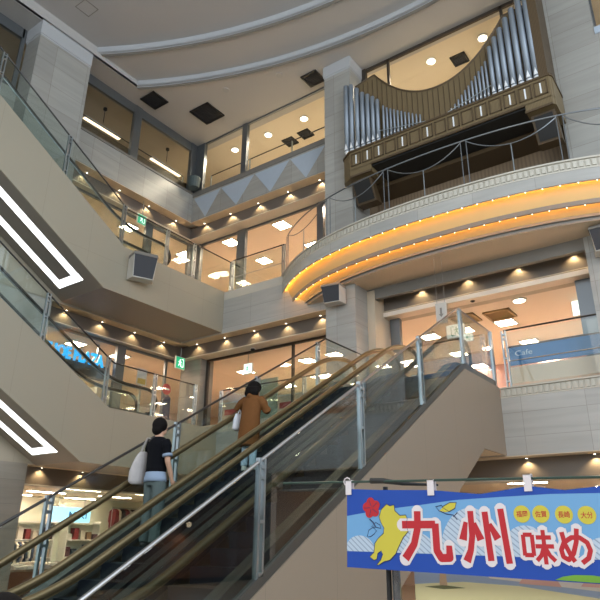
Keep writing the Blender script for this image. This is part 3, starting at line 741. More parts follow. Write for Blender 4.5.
# niche under the organ: wood panelled back, side walls
B('wall_niche', (-8.2, 15.3, F3), (-2.3, 15.45, 13.2), 'woodm')
B('wall_niche_left', (-8.25, 14.85, F3), (-8.15, 15.3, 13.2), 'woodm')
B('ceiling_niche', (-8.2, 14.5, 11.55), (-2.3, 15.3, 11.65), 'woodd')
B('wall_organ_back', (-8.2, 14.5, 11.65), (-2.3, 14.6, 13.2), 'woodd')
t = thing('organ_console', 'low brown wooden organ console bench under the gallery', 'console', (-5.3, 14.5, F3))
MB().box((-6.7, 14.3, F3), (-4.4, 14.9, 10.55)).obj('body', 'woodm', t, bevel=.02); MB().box((-6.75, 14.25, 10.55), (-4.35, 14.95, 10.62)).obj('top', 'woodd', t)
t = thing('wooden_cabinet', 'low wooden cabinet with small square vents beside right pier', 'cabinet', (-3.2, 14.6, F3))
MB().box((-4.1, 14.4, F3), (-2.5, 15.0, 10.35)).obj('body', 'woodm', t, bevel=.015)
for i in range(4): MB().box((-3.75+i*.3, 14.37, 10.0), (-3.62+i*.3, 14.41, 10.13)).obj('vent_hole', 'black', t)

# ------------------------------------------------------------------ loudspeakers
def speaker(label, c, w, d, hgt, yaw, br=.06):
    """c: middle of the back; front faces local -y turned by yaw"""
    t = thing('loudspeaker', label, 'speaker', c); t.rotation_euler = (0, 0, yaw); bpy.context.view_layer.update()
    def P(mb): mb.v = [tuple(t.matrix_world @ Vector(v)) for v in mb.v]; return mb
    q = MB(); q.add([(-w/2, 0, -hgt/2), (w/2, 0, -hgt/2), (w/2, 0, hgt/2), (-w/2, 0, hgt/2), (-w*.38, -d*.72, -hgt/2), (w*.38, -d*.72, -hgt/2), (w*.45, -d, hgt/2), (-w*.45, -d, hgt/2)],
                    [(0,1,2,3),(4,5,6,7),(0,1,5,4),(1,2,6,5),(2,3,7,6),(3,0,4,7)]); P(q).obj('housing', 'lightgrey', t, bevel=.015)
    q = MB(); q.add([(-w*.36, -d*.74, -hgt*.46), (w*.36, -d*.74, -hgt*.46), (w*.43, -d*1.0, hgt*.40), (-w*.43, -d*1.0, hgt*.40), (-w*.36, -d*.70, -hgt*.46), (w*.36, -d*.70, -hgt*.46), (w*.43, -d*.95, hgt*.40), (-w*.43, -d*.95, hgt*.40)],
                    [(0,1,2,3),(4,5,6,7),(0,1,5,4),(1,2,6,5),(2,3,7,6),(3,0,4,7)]); P(q).obj('grille', 'grille', t)
    q = MB(); q.add([(-w*.52, .0, hgt*.40), (w*.52, 0, hgt*.40), (w*.47, -d*1.04, hgt*.40), (-w*.47, -d*1.04, hgt*.40), (-w*.5, .0, hgt*.54), (w*.5, 0, hgt*.54), (w*.44, -d*.98, hgt*.54), (-w*.44, -d*.98, hgt*.54)],
                    [(0,1,2,3),(4,5,6,7),(0,1,5,4),(1,2,6,5),(2,3,7,6),(3,0,4,7)]); P(q).obj('top_cap', 'trimg', t)
    q = MB(); q.box((-.08, 0, -.08), (.08, br, .08)); P(q).obj('bracket', 'trimg', t)
speaker('grey wall loudspeaker with dark grille on the left landing fascia', (-13.64, 10.70, 8.97), .78, .46, .74, radians(66), .2)
speaker('loudspeaker on the pillar just under the left end of the balcony', (-8.75, 13.71, 8.0), .62, .42, .5, radians(10))
speaker('loudspeaker on the right pier under the balcony', (-1.75, 14.43, 8.0), .7, .5, .55, radians(0))
t = thing('waste_bin', 'dark grey green box standing in the fourth floor corner', 'box', (-15.55, 14.3, F4+.1))
MB().loft([(-15.5, 14.2, 14.2, .22, .2), (-15.5, 14.2, 14.55, .27, .25), (-15.5, 14.2, 14.62, .27, .25)], 16).obj('body', mat('grey_green', '#4a5656', .5), t)
MB().loft([(-15.5, 14.2, 14.62, .28, .26), (-15.5, 14.2, 14.68, .2, .18)], 16).obj('lid', 'grille', t)

# ------------------------------------------------------------------ signs
M['exit'] = mat('exit_green', '#1a8f66', .5, emit=.4, emitc='#21c08a'); M['exitw'] = mat('exit_white', '#ffffff', .5, emit=.8, emitc='#e9fff4')
def exit_sign(label, c, w, hgt, axis, white=False, hang=.35):
    x, y, z = c; t = thing('exit_sign', label, 'sign', c)
    def at(u, v, d): return (x+u, y-d, z+v) if axis == 'y' else (x+d, y-u*-1, z+v)
    def bx(mb, u0, v0, u1, v1, d0, d1):
        a = at(u0, v0, d0); b = at(u1, v1, d1); return mb.box(a, b)
    bx(MB(), -w/2-.02, -hgt/2-.02, w/2+.02, hgt/2+.02, -.06, .0).obj('housing', 'white', t)
    bx(MB(), -w/2, -hgt/2, w/2, hgt/2, .0, .01).obj('face', 'exitw' if white else 'exit', t)
    g = MB()  # running figure and doorway
    s = min(w, hgt)
    def pl(poly): 
        n = len(poly); vs = [at(u*s, v*s, .013) for u, v in poly] + [at(u*s, v*s, .009) for u, v in poly]
        g.add(vs, [tuple(range(n)), tuple(range(n, 2*n))] + [(i, (i+1) % n, n+(i+1) % n, n+i) for i in range(n)])
    pl([(.10, -.36), (.36, -.36), (.36, .38), (.10, .38), (.10, .32), (.30, .32), (.30, -.30), (.10, -.30)])
    pl([(-.05+.06*cos(k*pi/4), .27+.06*sin(k*pi/4)) for k in range(8)])
    pl([(-.16, .16), (.0, .18), (.14, .04), (.11, .0), (.0, .08), (-.03, -.04), (.1, -.14), (.06, -.34), (.0, -.34), (.02, -.16), (-.1, -.1), (-.2, -.3), (-.26, -.28), (-.14, .0), (-.12, .1), (-.24, .06), (-.26, .1)])
    g.obj('pictogram', 'exit' if white else 'exitw', t)
    MB().tube([(x, y, z+hgt/2), (x, y, z+hgt/2+hang)], .012, 6).obj('hanger', 'steel', t)
exit_sign('green exit sign on third floor left wall above the landing', (-16.0, 12.35, 12.15), .34, .34, 'x', hang=.6)
exit_sign('green exit sign hanging at second floor corner by the grey pillar', (-15.95, 14.68, 7.42), .40, .40, 'x')
exit_sign('small white exit sign behind the woman in brown coat', (-13.66, 15.7, 7.1), .34, .34, 'y', True)
exit_sign('white and green exit sign at right end of the cafe', (-2.93, 16.76, 7.42), .55, .4, 'y', True)
exit_sign('small exit sign at left end of the cafe ceiling', (-6.35, 17.3, 7.33), .3, .22, 'y', True)
t = thing('hanging_sign', 'white hanging board with arrow above the escalator top', 'sign', (-5.55, 13.5, 6.8))
MB().box((-5.70, 13.49, 6.53), (-5.42, 13.53, 7.07)).obj('board', 'lightgrey', t)
m = MB(); m.prism([(-5.62, 6.78), (-5.56, 6.70), (-5.50, 6.78), (-5.535, 6.78), (-5.535, 6.94), (-5.585, 6.94), (-5.585, 6.78)], 'y', 13.482, 13.491); m.obj('arrow', 'trimg', t)
for x in (-5.66, -5.46): MB().tube([(x, 13.51, 7.07), (x, 13.51, 8.34)], .004, 5).obj('hanger', 'trimg', t)
# shoe shop lettering on its dark bulkhead
M['blue'] = mat('blue_letters', '#1fa8ea', .4, emit=.85, emitc='#18a4ec'); M['bulk'] = mat('dark_bulkhead', '#4b4038', .5)
t = thing('shop_sign', 'bright blue SHOE PLAZA letters on a dark bulkhead behind the left escalator', 'sign', (-17, 11, 6.6))
MB().box((-17.2, 9.0, 6.45), (-16.9, 12.4, 6.88)).obj('bulkhead', 'bulk', t)
for y in (9.4, 12.0): MB().box((-17.1, y, 6.88), (-17.05, y+.05, 7.62)).obj('hanger', 'steel', t)
place_text('lettering', 'SHOE PLAZA', 'blue', lambda u, v, d: (-16.82+d, 9.93+u, 6.80+v), 2.18, .40, t, bold=.035, ext=.03)
# blue white lit sign of the lower left shop
M['litblue'] = mat('lit_sign_blue', '#8fd3f2', .4, emit=1.0, emitc='#9ad9f5')
t = thing('shop_sign', 'lit pale blue MIKI sign in the lower left shop', 'sign', (-19, 13.2, 2.3))
MB().box((-19.1, 12.5, 2.08), (-19.02, 13.95, 2.55)).obj('face', 'litblue', t)
place_text('lettering', 'MIKI', mat('sign_blue', '#2c7fb8', .5), lambda u, v, d: (-19.01, 13.1+u, 2.2+v), .7, .22, t, bold=.01)
for y in (12.7, 13.7): MB().tube([(-19.06, y, 2.55), (-19.06, y, 3.05)], .012, 6).obj('hanger', 'steel', t)

# ------------------------------------------------------------------ shop fittings
CL = ['#7c2f35', '#22242c', '#c9c2b4', '#46536b', '#8a6b4d', '#b7a9a0', '#5b3a3f', '#d8d2c8', '#34404a']
CM = [mat('cloth_%d' % i, c, .85) for i, c in enumerate(CL)]
def shelf(label, x0, x1, y0, y1, z0, hgt, n, axis, goods):
    t = thing('shelf_unit', label, 'shelf', ((x0+x1)/2, (y0+y1)/2, z0))
    m = MB(); m.box((x0, y0, z0), (x1, y0+.03, z0+hgt)); m.box((x0, y1-.03, z0), (x1, y1, z0+hgt))
    if axis == 'x': m.box((x0, y0, z0), (x0+.03, y1, z0+hgt))
    else: m.box((x0, y1-.03, z0), (x1, y1, z0+hgt)); m.box((x0, y0, z0), (x0+.03, y1, z0+hgt)); m.box((x1-.03, y0, z0), (x1, y1, z0+hgt))
    m.obj('carcass', 'cream', t)
    for k in range(n):
        MB().box((x0+.03, y0+.03, z0+.1+k*hgt/n), (x1-.01, y1-.03, z0+.13+k*hgt/n)).obj('shelf_board', 'pale', t)
    return t
def shoes_on(label_fmt, xs, ys, z, grp):
    for i, (x, y) in enumerate(zip(xs, ys)):
        s = MB(); s.loft([(x, y, z, .05, .13), (x, y, z+.03, .05, .13), (x, y-.03, z+.07, .045, .09), (x, y-.06, z+.1, .035, .05)], 10)
        tag(s.obj('shoe', CM[(i*5+1) % 9], None, True), label_fmt % ORD[i], 'shoe', None)
for q, y0 in enumerate((9.3, 10.7, 12.0)):
    shelf('tall cream shoe shelf in the blue lettered shop, %s from the left' % ORD[q], -19.0, -18.5, y0, y0+1.2, F2, 1.6, 4, 'x', None)
    for k in range(4):
        shoes_on('%%s shoe on the %s board of %s shoe shelf' % (ORD[k], ORD[q]), [-18.6]*4, [y0+.2+.27*i for i in range(4)], F2+.13+k*.4, None)
def rack(label, c, n, axis, z, cols, names):
    x, y = c; t = thing('clothes_rack', label, 'rack', (x, y, z)); L_ = n*.11
    m = MB()
    a, b = ((x, y-L_/2, z), (x, y+L_/2, z)) if axis == 'y' else ((x-L_/2, y, z), (x+L_/2, y, z))
    m.tube([a, (a[0], a[1], z+1.5)], .015, 6); m.tube([b, (b[0], b[1], z+1.5)], .015, 6); m.obj('upright', 'steel', t)
    MB().tube([(a[0], a[1], z+1.5), (b[0], b[1], z+1.5)], .015, 6).obj('hanging_rail', 'steel', t)
    if z > 0: MB().box((-22.1, y-.03, z+1.45), (x, y+.03, z+1.5)).obj('wall_bracket', 'steel', t)
    for i in range(n):
        f = (i+.5)/n; px, py = (x, a[1]+L_*f) if axis == 'y' else (a[0]+L_*f, y)
        g = MB(); w = .2
        prof = [(-.05, 1.46), (.05, 1.46), (w, 1.36), (w+.03, .95), (w-.03, .95), (w-.04, .7), (-w+.04, .7), (-w+.03, .95), (-w-.03, .95), (-w, 1.36)]
        if axis == 'y': g.prism([(px+u, z+v) for u, v in prof], 'y', py-.035, py+.035)
        else: g.prism([(py+u, z+v) for u, v in prof], 'x', px-.035, px+.035)
        tag(g.obj('garment', CM[cols[i % len(cols)]]), '%s garment, %s, hanging on the %s' % (ORD[i], names[i % len(cols)], label), 'garment')
rack('wall rail in the lower left shop', (-21.7, 17.6), 12, 'y', 1.25, [0, 0, 2, 1, 1], ['dark red', 'dark red', 'cream', 'black', 'black'])
rack('clothes rack deep in the lower left shop', (-20.5, 12.4), 10, 'y', 0, [3, 5, 8, 2], ['blue', 'beige', 'slate', 'cream'])
def table(label, x0, x1, y0, y1, hgt, n, names):
    t = thing('display_table', label, 'table', ((x0+x1)/2, (y0+y1)/2, 0))
    MB().box((x0, y0, hgt-.05), (x1, y1, hgt)).obj('table_top', 'woodm', t)
    m = MB(); m.box((x0+.03, y0+.03, .0), (x1-.03, y1-.03, hgt-.05)); m.obj('base', mat('red_wood', '#6e4630', .5), t)
    k = 0
    for i in range(n):
        for j in range(3):
            xa = x0+.06+j*(x1-x0-.1)/3; ya = y0+.06+i*(y1-y0-.1)/n
            g = MB().box((xa, ya, hgt), (xa+(x1-x0-.1)/3-.06, ya+(y1-y0-.1)/n-.05, hgt+.07+.02*((i+j) % 3)))
            tag(g.obj('folded_shirt', CM[[7, 2, 5][(i*2+j) % 3]], bevel=.02), '%s shirt, %s row, on the %s' % (ORD[j], ORD[i], label), 'shirt'); k += 1
table('table beside the marble wall', -17.9, -16.7, 9.7, 11.3, .78, 4, None)
table('table deeper in lower left shop', -19.6, -18.4, 11.6, 13.0, .78, 4, None)
B('wall_shop_back', (-22.3, 4, 0), (-22.1, 22, 3.05), mat('pale_green_wall', '#dde0cf', .7))
# second floor shop behind the riders
tag(MB().box((-14.35, 16.4, F2), (-12.9, 16.46, 6.85)).obj('partition_screen', mat('grey_green_panel', '#9aa79a', .5)), 'grey green partition screen behind the woman in the brown coat', 'partition')
M['red'] = mat('sale_red', '#c8474a', .5)
def wall_case(label, x0, x1, y, z0, hgt):
    t = thing('display_counter', label, 'counter', ((x0+x1)/2, y, z0))
    MB().box((x0, y, z0), (x1, y+.5, z0+hgt)).obj('body', 'peach', t, bevel=.01); MB().box((x0-.02, y-.02, z0+hgt), (x1+.02, y+.52, z0+hgt+.04)).obj('top', 'white', t)
    MB().box((x0+.1, y-.012, z0+hgt*.62), (x1-.1, y, z0+hgt*.8)).obj('red_band', 'red', t)
wall_case('low peach counter with red band left of the partition screen', -15.2, -14.4, 16.2, F2, 1.1)
wall_case('low peach counter with red band right of the partition screen', -12.8, -11.2, 16.3, F2, 1.1)
wall_case('wide counter with red band at the back of second floor shop', -11.0, -8.8, 19.0, F2, 1.2)
# cafe below the balcony
B('wall_parapet', (-4.57, 15.2, F2), (-2.4, 15.32, 5.66), 'peach')
t = thing('cafe_banner', 'blue cafe banner with pale lettering behind the right railing', 'banner', (-3.5, 15.25, 5.7))
MB().box((-4.55, 15.2, 5.70), (-2.4, 15.23, 6.16)).obj('cloth', mat('cafe_blue', '#3f78b5', .6), t)
place_text('lettering', 'Cafe', mat('pale_letter', '#c9d8e8', .6), lambda u, v, d: (-4.40+u, 15.195, 5.93+v), .42, .13, t)
MB().box((-4.6, 15.18, 6.16), (-2.38, 15.25, 6.2)).obj('rail', 'bulk', t)
tag(MB().box((-3.05, 20.0, 5.5), (-2.55, 20.05, 7.2)).obj('lit_panel', mat('cyan_panel', '#a8e6f5', .5, emit=1.0, emitc='#9fe4f7')), 'bright pale blue lit panel at right end of the cafe', 'panel')
B('wall_cafe', (-8.2, 21.9, F2), (2.3, 22.0, 7.62), mat('cafe_wall', '#a98a86', .7))
for i, x in enumerate((-6.6, -4.6, -1.4)):
    tag(MB().box((x, 20.6, F2), (x+1.2, 21.3, F2+1.0)).obj('cafe_counter', 'woodm', bevel=.02), '%s brown cafe counter under the balcony' % ('left', 'middle', 'right')[i], 'counter')
# landing notices
t = thing('notice_board', 'small grey and yellow notice on the glass at the lower left landing', 'notice', (-14.6, 11.95, 5.9))
MB().box((-14.62, 11.75, 5.9), (-14.6, 12.12, 6.4)).obj('board', 'lightgrey', t); MB().box((-14.6, 11.78, 5.93), (-14.595, 12.08, 6.1)).obj('yellow_label', mat('yellow', '#b59a4a', .6), t)
m = MB().box((-14.64, 11.9, 4.86), (-14.61, 11.97, 5.95)); m.obj('stand', 'steel', t)
t = thing('standee_sign', 'round red sign on a dark stand at the lower left escalator end', 'sign', (-14.2, 12.6, 4.86))
m = MB(); m.prism([(12.6+.17*cos(2*pi*k/20), 5.85+.17*sin(2*pi*k/20)) for k in range(20)], 'x', -14.215, -14.2); m.obj('red_disc', 'red', t)
MB().box((-14.2, 12.5, 5.83), (-14.195, 12.7, 5.88)).obj('pale_bar', 'white', t)
MB().loft([(-14.22, 12.66, 4.86, .16, .16), (-14.22, 12.66, 4.9, .16, .16), (-14.22, 12.66, 5.0, .1, .13), (-14.22, 12.66, 5.6, .09, .12), (-14.22, 12.66, 5.68, .04, .05)], 14).obj('stand', mat('navy', '#27304a', .6), t)

# ------------------------------------------------------------------ festival banner close to the camera
BY = 4.3
def banner():
    M['bblue'] = mat('banner_blue', '#0e43a0', .55); M['blight'] = mat('banner_light_blue', '#6b9fcc', .55); M['bwhite'] = mat('banner_white', '#d9d0d2', .55)
    M['bred'] = mat('banner_red', '#b51c27', .55); M['byel'] = mat('banner_yellow', '#c6b93e', .55); M['bgreen'] = mat('banner_green', '#6c9c33', .55); M['bline'] = mat('banner_line', '#1d2a55', .6)
    m = bpy.data.materials.new('striped_cloud'); m.use_nodes = True; nt = m.node_tree; b = nt.nodes['Principled BSDF']
    tc = nt.nodes.new('ShaderNodeTexCoord'); mp = nt.nodes.new('ShaderNodeMapping'); mp.inputs['Rotation'].default_value = (0, radians(-40), 0)
    wv = nt.nodes.new('ShaderNodeTexWave'); wv.bands_direction = 'Z'; wv.inputs['Scale'].default_value = 11
    rp = nt.nodes.new('ShaderNodeValToRGB'); rp.color_ramp.elements[0].position = .12; rp.color_ramp.elements[0].color = lin('#8d9cb0'); rp.color_ramp.elements[1].position = .22; rp.color_ramp.elements[1].color = lin('#b4c3d3')
    L = nt.links.new; L(tc.outputs['Object'], mp.inputs[0]); L(mp.outputs[0], wv.inputs[0]); L(wv.outputs['Fac'], rp.inputs[0]); L(rp.outputs[0], b.inputs['Base Color']); b.inputs['Roughness'].default_value = .55
    M['bcloud'] = m
    t = thing('festival_banner', 'blue festival banner with large red characters hung on a green pole', 'banner', (-1.2, BY, 1.4))
    x1 = -.25
    tops = [(-2.664, 1.975), (-2.371, 1.957), (-1.955, 1.942), (-1.596, 1.903), (-1.266, 1.943), (-1.038, 1.910), (-.829, 1.926), (-.6, 1.94), (x1, 1.91)]
    def flat(name, poly, k, mt):
        q = MB(); q.prism(poly, 'y', BY-.0008*k-.0008, BY-.0008*k); return q.obj(name, mt, t)
    q = MB(); q.prism([(-2.675, 1.412), (x1, 1.355)] + tops[::-1], 'y', BY, BY+.003); q.obj('cloth', 'bblue', t)
    wave = [(-2.668, 1.775), (-2.377, 1.814), (-2.048, 1.842), (-1.78, 1.869), (-1.46, 1.88), (-1.134, 1.889), (-.835, 1.885), (x1, 1.875)]
    flat('sky_field', [(-2.674, 1.524), (x1, 1.497)] + wave[::-1], 0, 'blight')
    def zs(x): return 1.524+(x+2.674)*(-.027/2.42)
    def dome(cx, rx, top):
        h = top-zs(cx); n = 20
        return [(max(-2.672, min(x1, cx+rx*cos(pi*i/n))), max(zs(cx+rx*cos(pi*i/n)), zs(cx)+h*sin(pi*i/n))) for i in range(n+1)]
    for k, (cx, rx, top) in enumerate(((-2.56, .13, 1.635), (-2.13, .19, 1.665), (-1.68, .23, 1.815), (-1.32, .17, 1.70), (-.86, .12, 1.63))):
        flat('cloud', dome(cx, rx, top), 1+k*.05, 'bcloud')
    MAP = [(-2.319, 1.854), (-2.292, 1.841), (-2.257, 1.847), (-2.252, 1.806), (-2.213, 1.773), (-2.165, 1.775), (-2.154, 1.75), (-2.165, 1.707), (-2.152, 1.662), (-2.194, 1.622), (-2.239, 1.549), (-2.261, 1.51), (-2.31, 1.468), (-2.358, 1.458), (-2.394, 1.438), (-2.419, 1.434), (-2.385, 1.468), (-2.366, 1.504), (-2.376, 1.53), (-2.407, 1.513), (-2.417, 1.473), (-2.441, 1.465), (-2.475, 1.489), (-2.439, 1.518), (-2.429, 1.581), (-2.4, 1.615), (-2.354, 1.65), (-2.348, 1.685), (-2.374, 1.731), (-2.386, 1.767), (-2.363, 1.819)]
    def outline(name, pts, k, r=.003, close=True):
        MB().tube([(x, BY-.0008*k, z) for x, z in pts], r, 4, close).obj(name, 'bline', t)
    flat('island_map', MAP, 3, 'byel'); outline('map_outline', MAP, 3.4)
    F = [(-2.482, 1.888), (-2.445, 1.901), (-2.425, 1.874), (-2.375, 1.855), (-2.37, 1.819), (-2.401, 1.767), (-2.451, 1.758), (-2.5, 1.786), (-2.524, 1.834), (-2.512, 1.87)]
    cx, cz = -2.448, 1.83
    fl = []
    for i in range(60):
        a = 2*pi*i/60; r = .058+.018*abs(sin(2.5*a+.4)); fl.append((cx+r*cos(a), cz+r*1.0*sin(a)))
    flat('red_flower', fl, 4, 'bred')
    for a in (0.5, 1.75, 3.0, 4.25, 5.5): outline('petal_line', [(cx+.012*cos(a), cz+.012*sin(a)), (cx+.06*cos(a+.15), cz+.06*sin(a+.15))], 5, .0022, False)
    outline('stamen', [(-2.466, 1.75), (-2.438, 1.726), (-2.418, 1.697)], 4.5, .005, False)
    for isl in ([(-2.492, 1.627), (-2.476, 1.673), (-2.439, 1.691), (-2.412, 1.667), (-2.434, 1.644), (-2.463, 1.627)], [(-2.453, 1.697), (-2.416, 1.726), (-2.382, 1.708), (-2.376, 1.685), (-2.404, 1.691)]):
        flat('islet', isl, 2.5, 'blight'); outline('islet_outline', isl, 3)
    flat('fish_body', [(-1.90, 1.80), (-1.87, 1.825), (-1.818, 1.853), (-1.771, 1.852), (-1.784, 1.814), (-1.829, 1.793), (-1.86, 1.79)], 3, 'byel')
    outline('fish_outline', [(-1.88, 1.825), (-1.818, 1.853), (-1.771, 1.852), (-1.784, 1.814), (-1.829, 1.793)], 3.5)
    outline('fish_back', [(-1.88, 1.836), (-1.927, 1.828), (-1.904, 1.8), (-1.849, 1.777), (-1.8, 1.77), (-1.773, 1.739)], 3.5, .003, False); outline('fish_tail', [(-1.801, 1.759), (-1.768, 1.786)], 3.5, .003, False)
    flat('green_hill', [(-1.17, 1.384), (-1.12, 1.404), (-1.05, 1.416), (-.95, 1.417), (-.8, 1.40), (-.6, 1.366)], 3, 'bgreen')
    # lettering: red strokes over a broad white edge
    def glyph(strokes, x0, xx, z0, z1, wd):
        """strokes: lists of (u,v) in 0..1 with an optional width factor list; red over a broad white edge"""
        for nm, mt, grow, k in (('character_edge', 'bwhite', .017, 4.2), ('character', 'bred', 0, 5.2)):
            q = MB(); kk = 0
            for st in strokes:
                P = [(x0+p[0]*(xx-x0), z0+p[1]*(z1-z0), wd*(p[2] if len(p) > 2 else 1)/2+grow) for p in st]
                for (ax, az, ra), (bx, bz, rb) in zip(P, P[1:]):
                    d = sqrt((bx-ax)**2+(bz-az)**2); dx, dz = (bx-ax)/d, (bz-az)/d; kk += 1
                    ax2, az2, bx2, bz2 = ax-dx*grow, az-dz*grow, bx+dx*grow, bz+dz*grow
                    yy = BY-.0008*k-.00002*kk
                    q.prism([(ax2-dz*ra, az2+dx*ra), (ax2+dz*ra, az2-dx*ra), (bx2+dz*rb, bz2-dx*rb), (bx2-dz*rb, bz2+dx*rb)], 'y', yy-.0006, yy)
                for (jx, jz, r) in P[1:-1] if not grow else P:
                    kk += 1; yy = BY-.0008*k-.00002*kk; q.prism([(jx+r*.98*cos(i*pi/8), jz+r*.98*sin(i*pi/8)) for i in range(16)], 'y', yy-.0006, yy)
            q.obj(nm, mt, t)
    glyph([[(.02, .72), (.72, .72)], [(.36, 1), (.35, .66), (.26, .32), (.06, .02, 1.15)], [(.72, .74), (.72, .2), (.80, .05), (.97, .06), (.97, .30, .8)]], -2.205, -1.835, 1.475, 1.80, .052)
    glyph([[(.24, .97), (.24, .5), (.18, .22), (.08, .02, 1.3)], [(.12, .76, .7), (.03, .42, 1.3)], [(.30, .74, .7), (.42, .42, 1.25)], [(.55, .95), (.60, .04)], [(.63, .72, .7), (.78, .44, 1.25)], [(.89, 1), (.97, .0)]], -1.752, -1.43, 1.468, 1.805, .042)
    glyph([[(.05, .86), (.05, .24)], [(.05, .86), (.34, .86)], [(.34, .86), (.34, .24)], [(.05, .26), (.34, .26)], [(.46, .78), (.94, .78)], [(.42, .52), (1.0, .52)], [(.70, 1.0), (.70, .0)], [(.68, .50), (.58, .26), (.42, .10)], [(.72, .50), (.84, .26), (1.0, .10)]], -1.345, -1.15, 1.47, 1.672, .026)
    glyph([[(.10, .90), (.16, .55), (.34, .16), (.42, .05)], [(.60, 1.0), (.54, .62), (.40, .28), (.22, .10), (.06, .18), (.02, .38), (.14, .60), (.40, .74), (.66, .74), (.88, .60), (.95, .38), (.86, .16), (.64, .02)]], -1.112, -.93, 1.48, 1.68, .028)
    for (tx, cx, cz) in (('福岡', -1.327, 1.77), ('佐賀', -1.206, 1.768), ('長崎', -1.065, 1.763), ('大分', -.93, 1.758)):
        flat('yellow_disc', [(cx+.054*cos(2*pi*k/24), cz+.054*sin(2*pi*k/24)) for k in range(24)], 3, 'byel')
        place_text('small_lettering', tx, 'bred', lambda u, v, d: (cx-.036+u, BY-.0040, cz-.02+v), .072, .04, t, bold=.012)
    flat('green_disc', [(-.795+.054*cos(2*pi*k/24), 1.755+.054*sin(2*pi*k/24)) for k in range(24)], 3, 'bgreen')
    for x, z in ((-2.645, 2.02), (-1.954, 1.995), (-1.265, 2.0), (-.58, 1.99)):
        q = MB(); q.box((x-.025, BY-.012, z-.09), (x+.025, BY-.006, z+.02)); q.box((x-.025, BY+.03, z-.06), (x+.025, BY+.036, z+.02)); q.box((x-.025, BY-.012, z+.014), (x+.025, BY+.036, z+.02)); q.obj('pole_loop', 'bwhite', t)
banner()
t = thing('banner_pole', 'thin dark green pole carrying the festival banner', 'pole', (-1.5, BY+.012, 1.99))
MB().tube([(-3.3, BY+.012, 2.045), (-.2, BY+.012, 1.965)], .009, 8).obj('pole', mat('dark_green', '#1e3a30', .4), t)
MB().tube([(-2.46, BY+.02, 2.03), (-2.35, BY+.02, 2.025), (-2.2, BY+.05, 2.0), (-1.95, BY+.12, 1.985)], [.022, .02, .014, .008], 8).obj('clamp_arm', 'black', t)
MB().tube([(-2.66+.03*cos(a*pi/4), BY-.002, 2.03+.03*sin(a*pi/4)) for a in range(8)], .005, 5, True).obj('cord_knot', 'bwhite', t)
t = thing('banner_stand', 'black upright stand wrapped in clear plastic behind the banner', 'stand', (-2.36, BY+.14, 0))
MB().tube([(-2.40, BY+.14, 0), (-2.40, BY+.14, 1.99)], .02, 8).obj('upright', 'black', t)
MB().tube([(-2.34, BY+.14, .3), (-2.335, BY+.15, .9), (-2.34, BY+.14, 1.4)], [.03, .035, .03], 9).obj('plastic_wrap', mat('silver_film', '#8d8d90', .25, .8, noise=.6, nscale=40), t)
q = MB()
for a in range(3): q.tube([(-2.4, BY+.14, .15), (-2.4+.3*cos(a*2.1), BY+.14+.3*sin(a*2.1), .01)], .012, 6)
q.obj('foot', 'black', t)
def stall():
    t = thing('stall_poster', 'pale yellow printed sheet hanging below the festival banner', 'poster', (-1.2, 4.6, .7))
    Y = 4.62; x0, x1 = -2.28, -.2
    def flat(name, poly, k, m): q = MB(); q.prism(poly, 'y', Y-.001*k-.001, Y-.001*k); return q.obj(name, m, t)
    q = MB(); q.box((x0, Y, .6), (x1, Y+.004, 1.42)); q.obj('sheet', mat('pale_yellow_sheet', '#f6e9b0', .6), t)
    flat('sky_print', [(x0, 1.30), (-1.9, 1.33), (-1.5, 1.32), (-1.0, 1.27), (x1, 1.24), (x1, 1.42), (x0, 1.42)], 0, mat('poster_blue', '#aab6c6', .6))
    flat('cream_print', [(-1.75, 1.42), (-1.7, 1.36), (-1.4, 1.34), (-1.0, 1.31), (x1, 1.29), (x1, 1.42)], 1, mat('poster_cream', '#eadcc8', .6))
    for a, b in ((-1.5, -1.22), (-1.1, -.6)): flat('pink_print', [(a, 1.335), (b, 1.325), (b-.02, 1.36), (a+.03, 1.37)], 2, mat('poster_pink', '#e6b09a', .6))
    flat('tree_trunk_print', [(-2.08, 1.30), (-2.02, 1.30), (-2.03, 1.42), (-2.07, 1.42)], 2, mat('poster_trunk', '#d9b48c', .6))
    flat('ground_print', [(-2.2, 1.285), (-2.05, 1.275), (-1.88, 1.29), (-2.05, 1.302)], 2, mat('poster_olive', '#7e7c52', .6))
    for a in (x0+.1, x1-.1): MB().tube([(a, Y+.03, 0), (a, Y+.03, 1.42)], .015, 6).obj('frame_leg', 'steel', t)
stall()

# ------------------------------------------------------------------ people
def fuse(name, mb, voxel, mt, parent, smooth_it=4):
    """one continuous surface from overlapping closed shapes"""
    o = mb.obj('tmp', mt)
    r = o.modifiers.new('r', 'REMESH'); r.mode = 'VOXEL'; r.voxel_size = voxel
    sm = o.modifiers.new('s', 'SMOOTH'); sm.iterations = smooth_it; sm.factor = .5
    bpy.context.view_layer.update()
    me = bpy.data.meshes.new_from_object(o.evaluated_get(bpy.context.evaluated_depsgraph_get())); me.name = name
    bpy.data.objects.remove(o)
    for p in me.polygons: p.use_smooth = True
    q = bpy.data.objects.new(name, me); COL.objects.link(q); q.parent = parent
    return q
def hand(mb, w, d, curl=.5, side=1):
    """palm, four unequal fingers and a thumb from wrist w pointing along d"""
    w = Vector(w); d = Vector(d).normalized(); n = Vector((side, 0, 0)); n = (n-d*n.dot(d)).normalized(); s = d.cross(n).normalized()  # n: back of the hand, s: across the knuckles
    mb.tube([w-d*.02, w+d*.03, w+d*.085], [.024, .033, .03], 10, flat=.8)
    for i, (off, ln) in enumerate(((-.027, .062), (-.009, .074), (.009, .07), (.026, .054))):
        a = w+d*.075+s*off; b = a+d*ln*.5-n*.006; c = b+(d*(1-curl)-n*curl).normalized()*ln*.55
        mb.tube([a, b, c], [.0095, .009, .0075], 7)
    a = w+d*.03-s*.026; b = a-s*.022+d*.022-n*.008; mb.tube([a, b, b+d*.03-n*.01], [.011, .010, .008], 7)
